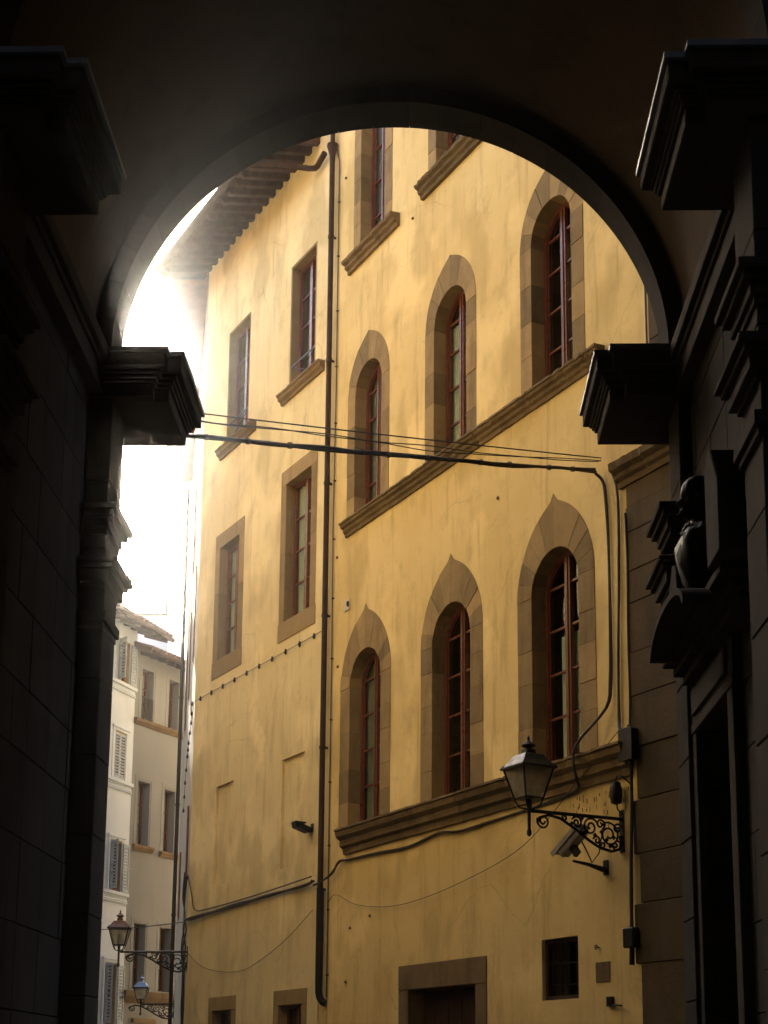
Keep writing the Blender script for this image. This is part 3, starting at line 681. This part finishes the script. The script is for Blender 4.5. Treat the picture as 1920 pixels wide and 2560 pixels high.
# doorway in the right wall
dw = MB().box(3.05, 3.1, 11.9, 13.45, 0.02, 4.74).build('doorway', 'door', P)
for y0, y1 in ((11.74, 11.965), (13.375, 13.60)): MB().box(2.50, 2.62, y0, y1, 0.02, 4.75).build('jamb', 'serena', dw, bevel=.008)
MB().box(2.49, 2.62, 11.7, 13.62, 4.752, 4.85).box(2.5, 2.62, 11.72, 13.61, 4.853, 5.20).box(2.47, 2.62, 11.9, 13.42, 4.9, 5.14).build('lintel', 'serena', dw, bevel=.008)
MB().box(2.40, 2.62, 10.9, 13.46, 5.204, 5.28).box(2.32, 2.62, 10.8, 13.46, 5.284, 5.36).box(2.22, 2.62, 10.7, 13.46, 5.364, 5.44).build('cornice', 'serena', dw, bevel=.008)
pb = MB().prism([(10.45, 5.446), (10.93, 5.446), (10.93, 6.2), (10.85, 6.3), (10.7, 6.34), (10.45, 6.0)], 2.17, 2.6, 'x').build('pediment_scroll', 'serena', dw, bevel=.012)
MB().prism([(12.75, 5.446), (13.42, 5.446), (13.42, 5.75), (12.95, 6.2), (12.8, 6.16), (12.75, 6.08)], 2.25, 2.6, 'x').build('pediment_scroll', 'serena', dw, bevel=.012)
pd = MB().lathe([(.15, 0), (.15, .04), (.09, .06), (.09, .1)], (2.30, 11.80, 5.446), 14).build('pedestal', 'serena', dw, True)
# segmental hood over the doorway; the bust stands on its crown
hd = MB(); n = 20
inn = [(11.82 + .80 * math.cos(math.pi * k / n), 5.20 + .22 * math.sin(math.pi * k / n)) for k in range(n + 1)]
out = [(11.82 + .86 * math.cos(math.pi * k / n), 5.20 + .28 * math.sin(math.pi * k / n)) for k in range(n + 1)]
hd.strip(inn, out, 1.98, 2.215); hd.v = [(p[1], p[0], p[2]) for p in hd.v]
hd = hd.build('curved_hood', 'serena', dw, True)

# bust
def loft(sections, n=20):
    b_ = MB(); vs = []
    for (cx, cy, cz, rx, ry, fn) in sections:
        for k in range(n):
            t = 2 * math.pi * k / n; ex = fn(t) if fn else 1
            vs.append((cx + rx * math.cos(t) * ex, cy + ry * math.sin(t) * ex, cz))
    b_.add(vs, []); 
    for i in range(len(sections) - 1): b_.f += [(i * n + k, i * n + (k + 1) % n, (i + 1) * n + (k + 1) % n, (i + 1) * n + k) for k in range(n)]
    b_.f += [tuple(range(n - 1, -1, -1)), tuple((len(sections) - 1) * n + k for k in range(n))]
    return b_
def nose(a): return lambda t: 1 + a * max(0, math.cos(t - math.pi)) ** 14
bu = thing('bust', 'dark bronze bust of a bearded man above the side doorway, in profile', 'statue', along((0, 0, 0), P_ROT, [(2.29, 11.80, 5.775)])[0], P_ROT)
def bust_mesh():
    T = [(-.254, -.07, .11, .09, 0), (-.22, -.10, .12, .13, 0), (-.12, -.16, .13, .20, 0), (0, -.20, .14, .25, 0), (.1, -.215, .15, .28, 0), (.19, -.21, .155, .30, 0), (.27, -.18, .15, .31, 0),
         (.33, -.13, .14, .27, 0), (.37, -.09, .12, .18, 0), (.405, -.075, .10, .105, 0), (.44, -.08, .09, .085, 0), (.462, -.125, .09, .082, .03), (.49, -.165, .092, .088, .03), (.52, -.165, .10, .098, .01), (.535, -.155, .104, .10, .018),
         (.55, -.15, .107, .104, .006), (.572, -.15, .11, .107, .05), (.59, -.15, .113, .11, .062), (.615, -.148, .116, .112, .045), (.64, -.143, .118, .113, .018), (.66, -.158, .12, .115, .008), (.70, -.16, .125, .117, 0), (.75, -.152, .124, .115, 0),
         (.79, -.128, .108, .103, 0), (.82, -.095, .085, .082, 0), (.842, -.05, .05, .05, 0), (.85, -.02, .02, .02, 0)]
    n = 40; vs = []
    for i, (z, xf, xb, w_, pk) in enumerate(T):
        cx = (xf + xb) / 2; rx = (xb - xf) / 2
        for k in range(n):
            t = 2 * math.pi * k / n
            rip = 1 + (.075 * math.sin(6 * t + z * 16) + .035 * math.sin(15 * t - z * 30) if z < .36 else 0)
            if z > .64 and math.cos(t) > -.75: rip = 1.06 + .05 * math.sin(9 * t + z * 70)
            if .455 < z < .53: rip = 1 + .06 * math.sin(13 * t + z * 60)
            eye = -.012 * (math.exp(-((t - math.pi * .86) / .13) ** 2) + math.exp(-((t - math.pi * 1.14) / .13) ** 2)) if .61 < z < .65 else 0
            rr = rip
            fx = pk * max(0, math.cos(t - math.pi)) ** 26
            vs.append((cx + rx * rr * math.cos(t) - fx - eye, w_ * rr * math.sin(t), z))
    b_ = MB(); b_.add(vs, [(i * n + k, i * n + (k + 1) % n, (i + 1) * n + (k + 1) % n, (i + 1) * n + k) for i in range(len(T) - 1) for k in range(n)])
    b_.f += [tuple(range(n - 1, -1, -1)), tuple((len(T) - 1) * n + k for k in range(n))]
    return b_
bu.scale = (.92, .92, .95)
bust_mesh().build('figure', 'bronze', bu, True)
for s in (-1, 1): MB().lathe([(.012, -.035), (.022, -.02), (.022, .02), (.012, .035)], (-.03, s * .112, .62), 8).build('ear', 'bronze', bu, True)
col_ = MB()
for k in range(16):
    t = math.pi * k / 15 + math.pi / 2
    col_.lathe([(.006, -.03), (.024, 0), (.006, .03)], (.0 + .13 * math.cos(t) - .02, .2 * math.sin(t), .33 + .02 * math.cos(5 * t)), 6)
col_.build('drapery', 'bronze', bu, True)

# ------------------------------------------------------------------ wall lanterns
def spiral(c, r0, turns, a0, sgn, n=26):
    return [(0, c[0] + r0 * (1 - .8 * k / n) * math.cos(a0 + sgn * 2 * math.pi * turns * k / n), c[1] + r0 * (1 - .8 * k / n) * math.sin(a0 + sgn * 2 * math.pi * turns * k / n)) for k in range(n + 1)]
def lantern(name, label, loc, rot, cap='iron', sc_=1.0, arm=1.46):
    """local y = out from the wall, z = 0 at the arm"""
    t = thing(name, label, 'lantern', loc, rot, 'street lanterns on wall brackets')
    MB().tube([(0, 0, 0), (0, arm, -.02)], .024, 8).box(-.05, .05, -.01, .012, -.45, .12).build('arm', 'iron', t)
    s = MB()
    s.tube([(0, .02, -.30), (0, .05, -.41), (0, .18, -.45), (0, .36, -.42), (0, .55, -.33), (0, .78, -.19), (0, 1.0, -.08), (0, 1.18, -.05), (0, 1.33, -.1), (0, 1.36, -.17)], .021, 6)
    s.tube(spiral((1.27, -.14), .10, 1.6, .4, -1), .014, 6)
    for c, r, tr_, a, sg in (((.22, -.23), .17, 1.7, 1.2, 1), ((.52, -.15), .125, 1.6, 2.6, -1), ((.74, -.11), .085, 1.5, .5, 1), ((.08, -.14), .08, 1.3, 3.6, -1), ((.42, -.32), .06, 1.2, .2, 1), ((.93, -.06), .05, 1.2, 2.0, -1), ((.12, -.37), .05, 1.2, 5.0, 1), ((.36, -.10), .075, 1.4, 4.2, -1), ((.33, -.37), .055, 1.3, 1.0, -1), ((.63, -.20), .06, 1.4, 3.0, 1), ((.06, -.27), .055, 1.3, 2.2, 1)):
        s.tube(spiral(c, r, tr_, a, sg), .0145, 5)
    for y, z in ((.3, -.1), (.45, -.25), (.62, -.24), (.2, -.38), (.34, -.2), (.66, -.05), (.14, -.26), (.82, -.13), (.26, -.3)):
        s.add([(0.008, y - .03, z), (0.008, y, z - .035), (0.008, y + .035, z), (0.008, y, z + .03), (-.008, y - .03, z), (-.008, y, z - .035), (-.008, y + .035, z), (-.008, y, z + .03)],
              [(0, 1, 2, 3), (7, 6, 5, 4), (0, 4, 5, 1), (1, 5, 6, 2), (2, 6, 7, 3), (3, 7, 4, 0)])
    s.build('scrollwork', 'iron', t)
    y = arm + .03; k = sc_
    MB().lathe([(.004, -.36), (.03, -.34), (.034, -.3), (.022, -.26), (.024, -.02), (.03, .02), (.034, .12), (.045, .15)], (0, y, 0), 10).build('post', 'iron', t, True)
    z0, z1 = .15 * k, .58 * k; a0, a1 = .145 * k, .255 * k
    cr = MB()
    for sx in (-1, 1):
        for sy in (-1, 1):
            cr.tube([(sx * a0, y + sy * a0, z0), (sx * a1, y + sy * a1, z1)], .014, 5)
            cr.tube([(sx * .02, y + sy * .02, .0), (sx * .09 * k, y + sy * .09 * k, .02), (sx * .125 * k, y + sy * .125 * k, .08 * k), (sx * a0, y + sy * a0, z0)], .011, 5)
            cr.tube([(sx * (a1 + .03), y + sy * (a1 + .03), z1), (sx * (a1 - .01), y + sy * (a1 - .01), z1 + .06)], [.012, .003], 5)
    cr.box(-a0, a0, y - a0, y + a0, z0 - .012, z0 + .012)
    cr.build('cage', 'iron', t)
    rim = MB(); 
    for p, q, zz in ((a1, .035, z1),):
        rim.box(-p - q, p + q, y - p - q, y - p + .01, zz - .012, zz + .012).box(-p - q, p + q, y + p - .01, y + p + q, zz - .012, zz + .012).box(-p - q, -p + .01, y - p + .01, y + p - .01, zz - .012, zz + .012).box(p - .01, p + q, y - p + .01, y + p - .01, zz - .012, zz + .012)
    rim.build('rim', 'iron', t)
    for ax in range(4):
        c, s_ = [(1, 0), (0, 1), (-1, 0), (0, -1)][ax]
        def pt(a, b, z): return (c * a - s_ * b, y + s_ * a + c * b, z)
        MB().add([pt(a0 - .006, -a0, z0), pt(a0 - .006, a0, z0), pt(a1 - .006, a1, z1), pt(a1 - .006, -a1, z1)], [(0, 1, 2, 3)]).build('pane', 'lampglass', t)
    hp = MB(); n = 4; prof = [(a1 + .02, z1 + .013), (.205 * k, z1 + .10 * k), (.15 * k, z1 + .19 * k), (.075 * k, z1 + .215 * k), (.07 * k, z1 + .27 * k)]
    vs = []
    for r, z in prof: vs += [(r * math.sqrt(2) * math.cos(math.pi / 4 + math.pi / 2 * j) , y + r * math.sqrt(2) * math.sin(math.pi / 4 + math.pi / 2 * j), z) for j in range(4)]
    hp.add(vs, [(i * 4 + j, i * 4 + (j + 1) % 4, i * 4 + 4 + (j + 1) % 4, i * 4 + 4 + j) for i in range(len(prof) - 1) for j in range(4)] + [(16, 17, 18, 19)])
    hp.build('hood', cap, t)
    zt = z1 + .27 * k
    MB().lathe([(.06 * k, 0), (.055 * k, .02), (.10 * k, .045), (.105 * k, .06), (.06 * k, .09), (.02, .12), (.016, .14), (.022, .155), (.004, .19)], (0, y, zt), 12).build('finial', cap, t, True)
    MB().lathe([(.05 * k, .0), (.06 * k, .05), (.06 * k, .2 * k), (.045 * k, .25 * k), (.02, .26 * k)], (0, y, z0 + .03), 12).build('bulb', 'bulb', t, True)
    return t
la = along(A_LOC, A_ROT, [(-.58, .0, 5.0)])[0]
lantern('street_lantern', 'black iron lantern on a scrolled bracket above the security camera', la, A_ROT, 'iron', .92)
lb = Vector((CX.x + .03, CX.y - .02, 4.30))
lantern('street_lantern', 'copper capped lantern on a bracket at the corner of the ochre house', lb, R(93), 'lampcap', .86, 1.50)
lc = along(CX, C_ROT, [(12.2, 0, 3.70)])[0]
lantern('street_lantern', 'small grey-blue capped lantern low down, farthest along the street', lc, R(92), 'bluecap', .82, .98)

# ------------------------------------------------------------------ security camera, floodlight, boxes, rings
def A_at(u, y, z): return along(A_LOC, A_ROT, [(u, y, z)])[0]
scm = thing('security_camera', 'boxy security camera on a wall arm below the near lantern bracket', 'camera', A_at(-.22, 0, 4.38), A_ROT)
MB().box(-.05, .05, 0, .02, -.09, .11).tube([(0, .01, -.03), (0, .3, .03), (0, .55, .06)], [.045, .026, .018], 8).build('arm', 'iron', scm, True)
head = bpy.data.objects.new('head', None); COL.objects.link(head); head.parent = scm; head.location = (.04, .55, .30); head.rotation_euler = (0, R(36), R(10))
MB().prism([(-.075, -.07), (.075, -.07), (.085, -.03), (.085, .06), (-.085, .06), (-.085, -.03)], -.27, .2, 'x').build('housing', 'camera_white', head, bevel=.01)
MB().box(-.29, .30, -.105, .105, .075, .09).box(-.29, .30, -.105, -.093, .02, .075).box(-.29, .30, .093, .105, .02, .075).build('sunshield', 'camera_white', head)
MB().prism([(.045 * math.cos(math.pi * k / 6), .045 * math.sin(math.pi * k / 6)) for k in range(12)], .2, .215, 'x').build('lens', 'iron', head)
MB().box(-.05, .05, -.03, .03, -.2, -.07).build('swivel', 'iron', head)
MB().tube([(.0, .5, .48), (.0, .33, .22), (.0, .24, .06), (0, .12, .2), (0, .05, .55)], .010, 6).build('lead', 'cable', scm, True)

fl = thing('floodlight', 'small dark floodlight on a stub bracket left of the long drainpipe', 'floodlight', along(B_LOC, B_ROT, [(.33, 0, 6.25)])[0], B_ROT)
MB().tube([(0, 0, 0), (0, .14, .0)], .018, 8).box(-.05, .05, 0, .015, -.08, .08).build('arm', 'iron', fl)
hs = MB().prism([(-.14, -.02), (.14, -.02), (.19, .06), (.19, .09), (-.19, .09), (-.19, .06)], .0, .2, 'x').build('head', 'iron', fl); hs.rotation_euler = (R(18), 0, 0); hs.location = (-.05, .22, -.04)
for k in range(4): MB().box(-.03 + k * .05, -.02 + k * .05, .15, .33, .07, .1).build('fin', 'iron', fl)

jb = thing('junction_box', 'black junction box where the wall cables meet at the end of the lower course', 'junction box', A_at(-.92, .05, 5.73), A_ROT)
MB().box(-.13, .12, 0, .13, 0, .42).build('case', 'iron', jb, bevel=.015); MB().box(-.15, .14, .131, .145, -.01, .43).build('cover', 'iron', jb, bevel=.006)
for z in (-.02, .44): MB().tube([(0, .06, z - .04), (0, .06, z + .04)], .03, 8).build('gland', 'cable', jb)
jb = thing('meter_box', 'small dark box low on the stone corner pilaster', 'junction box', A_at(-.86, .05, 3.26), A_ROT)
MB().box(-.11, .11, 0, .12, 0, .26).build('case', 'iron', jb, bevel=.015); MB().tube([(0, .05, 0), (.01, .05, -.22)], .035, 8).build('stub', 'iron', jb, True)
ob = thing('wall_lamp', 'round dark bulkhead fitting hanging by the corner above the lantern bracket', 'wall lamp', A_at(-.62, 0, 5.20), A_ROT)
MB().lathe([(.02, -.02), (.07, .0), (.085, .08), (.085, .2), (.06, .28), (.015, .3)], (0, .12, 0), 12).build('shade', 'iron', ob, True)
MB().tube([(0, .12, .3), (-.02, .12, .36), (-.1, .1, .36), (-.17, .04, .27), (-.18, 0, .22)], .011, 6).tube([(.02, .1, 0), (.0, .1, -.08), (-.04, .05, -.16)], .011, 6).build('hanger', 'iron', ob, True)
ib = thing('iron_bracket', 'small iron bracket low on the ochre wall right of the barred opening', 'bracket', A_at(-.28, 0, 2.53), A_ROT)
MB().box(-.05, .06, 0, .05, 0, .13).build('plate', 'iron', ib); MB().tube([(0, .03, .02), (-.28, .06, .0)], .014, 6).build('rod', 'iron', ib)
rg = thing('tether_ring', 'little iron ring fixed in the ochre wall above the stone tablet', 'ring', A_at(-.02, 0, 3.33), A_ROT)
MB().tube([(0, 0, 0), (0, .05, 0)], .01, 6).tube([(.03 * math.cos(t), .05, .03 * math.sin(t) - .0) for t in [2 * math.pi * k / 12 for k in range(13)]], .007, 6).build('ring', 'iron', rg, True)

# ------------------------------------------------------------------ cables
def cable(name, label, pts, r, m='cable', n=6, strands=1, cat='cable', spread=.02):
    t = thing(name, label, cat, pts[0], 0); o = Vector(pts[0])
    for k in range(strands):
        path = []
        for i, p in enumerate(pts):
            j = Vector((random.uniform(-1, 1), random.uniform(-1, 1), random.uniform(-1, 1))) * spread * (0 if strands == 1 else 1)
            path.append(Vector(p) - o + j)
        # smooth with catmull-rom
        q = []
        for i in range(len(path) - 1):
            p0, p1, p2, p3 = path[max(i - 1, 0)], path[i], path[i + 1], path[min(i + 2, len(path) - 1)]
            for s_ in range(4):
                u = s_ / 4; q.append(.5 * ((2 * p1) + (p2 - p0) * u + (2 * p0 - 5 * p1 + 4 * p2 - p3) * u * u + (3 * p1 - p0 - 3 * p2 + p3) * u ** 3))
        q.append(path[-1])
        MB().tube(q, r, n).build('strand', m, t, True)
    return t
def sag(a, b, s, n=8): return [Vector(a).lerp(Vector(b), k / n) - Vector((0, 0, s * 4 * (k / n) * (1 - k / n))) for k in range(n + 1)]
endL = Vector((-3.28, 15.2, 8.60)); 
cable('overhead_cables', 'thick bundle of dark cables strung across the street', sag(A_at(-.32, .14, 10.02), endL, .04, 10), .017, n=6, strands=5, spread=.022)
ob_ = [o for o in bpy.data.objects if o.name.startswith('overhead_cables')][0]; p0 = A_at(-.32, .14, 10.02)
for k in range(1, 15):
    f_ = k / 15 + random.uniform(-.02, .02); q = p0.lerp(endL, f_) - Vector((0, 0, .16 * f_ * (1 - f_))) - p0; d_ = (endL - p0).normalized()
    MB().tube([q - d_ * .02, q + d_ * .02], random.uniform(.037, .043), 8).build('tie', 'conduit', ob_)
cable('overhead_wire', 'thin taut wire just above the thick overhead cable bundle', sag(A_at(-.47, .14, 10.15), endL + Vector((0, 0, .29)), .02, 10), .009, strands=1)
cable('overhead_wire', 'slack thin wire looping between the overhead wires', sag(A_at(-.46, .15, 10.13), endL + Vector((0, 0, .30)), .13, 10), .007, strands=2, spread=.03)
cable('wall_cable', 'dark cable dropping from the overhead bundle to the lower stone course', [A_at(*p) for p in ((-.32, .12, 9.99), (-.36, .05, 9.85), (-.42, .04, 9.6), (-.46, .04, 8.85), (-.47, .04, 7.6), (-.46, .05, 6.95), (-.41, .1, 6.55), (.02, .28, 6.12), (.1, .29, 5.85), (.14, .2, 5.66), (.3, .06, 5.58), (.5, .04, 5.53), (1.5, .035, 5.47), (2.9, .03, 5.42))], .02, strands=2, spread=.012)
cable('wall_cable', 'second dark cable running down the ochre wall beside the stone corner', [A_at(*p) for p in ((-.66, .1, 9.9), (-.70, .05, 9.5), (-.68, .04, 8.4), (-.64, .04, 7.3), (-.63, .05, 6.4), (-.72, .1, 6.2), (-.86, .12, 6.15))], .018, strands=2, spread=.01)
cable('wall_cable', 'third cable along the joint between plaster and corner stones', [A_at(*p) for p in ((-.90, .08, 9.2), (-.91, .07, 8.5), (-.89, .07, 7.5), (-.90, .07, 6.7), (-.92, .1, 6.2))], .015)
cable('wall_cable', 'black cable falling from the junction box to the low box', [A_at(*p) for p in ((-.92, .1, 5.74), (-.90, .09, 5.2), (-.87, .09, 4.4), (-.85, .09, 3.9), (-.86, .1, 3.5))], .022, strands=2, spread=.012)
cable('wall_cable', 'cable following the lower stone course towards the drainpipe', [A_at(*p) for p in ((2.9, .03, 5.42), (3.6, .035, 5.42), (4.17, .04, 5.48), (5.2, .03, 5.38), (6.4, .03, 5.42), (7.4, .03, 5.44), (7.75, .05, 5.44), (8.0, .08, 5.25), (8.25, .2, 5.1), (8.45, .22, 5.08))], .02, strands=2, spread=.012)
mB = lambda u, y, z: along(B_LOC, B_ROT, [(u, y, z)])[0]
cable('wall_cable', 'bundled cables along the pale ochre wall left of the drainpipe', [mB(*p) for p in ((.0, .14, 5.2), (.6, .05, 5.17), (2.2, .04, 5.12), (4.0, .04, 5.08), (6.0, .05, 5.02), (6.48, .06, 5.0))], .022, strands=3, spread=.025)
cable('wall_cable', 'slanting cable rising to the corner of the pale ochre house', [mB(*p) for p in ((6.45, .04, 6.0), (6.2, .04, 5.55), (6.0, .04, 5.2), (5.2, .04, 5.15), (2.8, .04, 5.2), (.1, .12, 5.28))], .014)
cable('thin_wire', 'fine wire sagging across the palace wall to the near lantern', [A_at(*p) for p in ((8.2, .03, 4.75), (7.85, .05, 4.85), (7.0, .06, 4.58), (5.7, .06, 4.43), (4.4, .06, 4.48), (3.2, .06, 4.63), (2.1, .07, 4.82), (1.3, .1, 5.07), (.2, .14, 5.65), (-.75, .12, 6.2))], .006)
cable('thin_wire', 'fine wire sagging across the pale ochre wall left of the drainpipe', [mB(*p) for p in ((6.4, .04, 4.3), (5.5, .05, 3.92), (4.4, .05, 3.74), (3.4, .05, 3.7), (2.7, .05, 3.8), (1.4, .05, 4.15), (.1, .08, 4.65))], .006)
mC = lambda u, y, z: along(CX, C_ROT, [(u, y, z)])[0]
cable('corner_cables', 'tangle of dark cables down the corner of the pale ochre house by the copper lantern', [mC(*p) for p in ((.05, .05, 6.05), (.5, .07, 5.6), (.35, .06, 5.2), (.15, .07, 4.8), (.3, .06, 4.4), (.12, .06, 3.8), (.2, .06, 3.0), (.1, .06, 2.2))], .018, strands=4, spread=.05)
cable('thin_wire', 'thin wire crossing the street behind the copper capped lantern', sag(mC(.3, .08, 5.0), (-9.9, 45.5, 5.95), .08, 8), .012)
# string of small lights
sl = thing('string_lights', 'string of small dark bulbs along the pale ochre wall under its windows', 'string lights', mB(0, 0, 0), B_ROT)
us = [.35 + k * .638 for k in range(10)]
MB().tube([(-.05, .03, 10.08)] + [(u, .03, 10.075 - .0) for u in us] + [(6.5, .03, 10.06), (6.62, .0, 9.7)], .007, 5).build('wire', 'cable', sl)
b0 = None
for k, u in enumerate(us):
    if b0 is None: b0 = MB().lathe([(.012, .05), (.02, .02), (.03, -.02), (.022, -.055), (.004, -.07)], (0, .035, 0), 8).tube([(-.05, .03, .02), (.05, .03, -.01)], .008, 5).build('bulb', 'iron', sl, True); b0.location = (u, 0, 10.07)
    else:
        c = b0.copy(); COL.objects.link(c); c.parent = sl; c.location = (u, 0, 10.07)
sl2 = thing('string_lights', 'string of small dark bulbs hanging down the corner of the pale facade', 'string lights', CX, C_ROT)
pts = [(.05, .06, 10.05), (.9, .05, 9.8), (2.2, .06, 9.6), (3.8, .05, 9.6), (5.3, .05, 9.2), (5.6, .06, 8.5)]
MB().tube(pts, .007, 5).build('wire', 'cable', sl2)
for k in range(11):
    f_ = k / 10 * 4.99; i = int(f_); p = Vector(pts[i]).lerp(Vector(pts[i + 1]), f_ - i)
    c = b0.copy(); COL.objects.link(c); c.parent = sl2; c.location = p - Vector((0, .035, 0))

# ------------------------------------------------------------------ houses out of the picture that shade the street and throw light back
def plain_house(name, label, loc, rot, L, D, Hh, m, base=0):
    t = thing(name, label, 'house', loc, rot)
    hs_ = []
    n = int(L / 3.2)
    for k in range(n):
        for z in (1.6, 6.0, 10.0): 
            if z + 2 < Hh - 1: hs_.append(rect(1.1 + k * 3.2, 2.1 + k * 3.2, z, z + 2.0))
    holed_wall('wall', rect(0, L, 0, Hh), hs_, -.4, 0, m, t)
    if base:  # unseen dark base added to cut bounce light on the lower palace
        for k in range(n + 1):
            for z in range(int(base / .75)): MB().box(0.02 + k * 3.2 - (1.1 if k else 0), min(L, .98 + k * 3.2), .0, .07, z * .75 + .01, z * .75 + .74).build('bounce_cut_stone', 'serena', t)
        for k in range(n): MB().box(1.0 + k * 3.2, 2.1 + k * 3.2, .0, .065, 3.7, 5.9).build('bounce_cut_stone', 'serena', t)
    MB().box(0, L, -D, -.45, 0, Hh - .01).build('body', 'house', t)
    MB().prism([(.8, Hh), (.8, Hh + .15), (-D / 2, Hh + 2), (-D - .8, Hh + .15), (-D - .8, Hh)], -.3, L + .3, 'x').build('roof', 'tile', t)
    return t
plain_house('unseen_house', 'buff house along the hidden side of the street beyond the archway', (-20.0, 42.0, 0), R(-180 + 90 - 58 + 90 + 0), 28, 8, 15, 'back') if False else None
# facade facing the palace, from (-3.9,15.4) heading 15 deg left; outward normal to the right
plain_house('unseen_house', 'buff house along the side of the street hidden by the dark pier', (-4.0 - 26 * math.sin(R(23)), 15.6 + 26 * math.cos(R(23)), 0), R(23 - 90), 26, 8, 20, 'back', 7.5)
plain_house('unseen_house', 'unseen buff house added across the lane to shade the cream grey house', (-5.6, 47.3, 0), R(61), 22, 8, 21, 'house')  # unseen house added to cut sky light on the cream facade
plain_house('unseen_house', 'unseen tall brown house added beside the white house to block low sun', (-11.6, 43.4, 0), R(180), 9, 7, 20, 'house')  # unseen house added to keep low sun off the opposite facade
plain_house('unseen_house', 'unseen brown house added behind the viewer, near street side, to darken the passage', (-4.6, 9.0, 0), R(-90), 40, 8, 30, 'serena')  # unseen houses behind the viewer, added to keep the passage dark
plain_house('unseen_house', 'unseen brown house added behind the viewer, far street side, to darken the passage', (4.2, -31.0, 0), R(90), 40, 8, 30, 'serena')
plain_house('unseen_house', 'unseen brown house added to close off light behind the viewer', (8.0, -31.2, 0), R(0), 15, 8, 30, 'serena').location = (-7.6, -31.2, 0)

br = thing('sky_block_house', 'unseen brown house added across the street behind the viewer to block sky light', 'house', (0, -3.5, 0), 0)  # unseen block added to keep sky light off the near archway faces
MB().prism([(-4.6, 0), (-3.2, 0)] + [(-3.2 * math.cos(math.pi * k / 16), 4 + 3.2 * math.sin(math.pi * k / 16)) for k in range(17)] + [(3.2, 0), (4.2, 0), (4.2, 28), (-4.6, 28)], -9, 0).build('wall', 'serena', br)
# ------------------------------------------------------------------ sunlit haze in the street air
def haze():
    m = bpy.data.materials.new('haze_air'); m.use_nodes = True; t = m.node_tree; t.nodes.clear()
    o = t.nodes.new('ShaderNodeOutputMaterial'); v = t.nodes.new('ShaderNodeVolumePrincipled')
    v.inputs['Color'].default_value = (0.96, 0.95, 0.92, 1); v.inputs['Density'].default_value = 0.0005; v.inputs['Anisotropy'].default_value = 0.9945
    t.links.new(v.outputs[0], o.inputs['Volume'])
    h = MB().box(-104, 104, -104, 104, -2.0, 34).build('haze', m)
    tag(h, None, None, kind='stuff')
USE_HAZE = True
if USE_HAZE: haze()
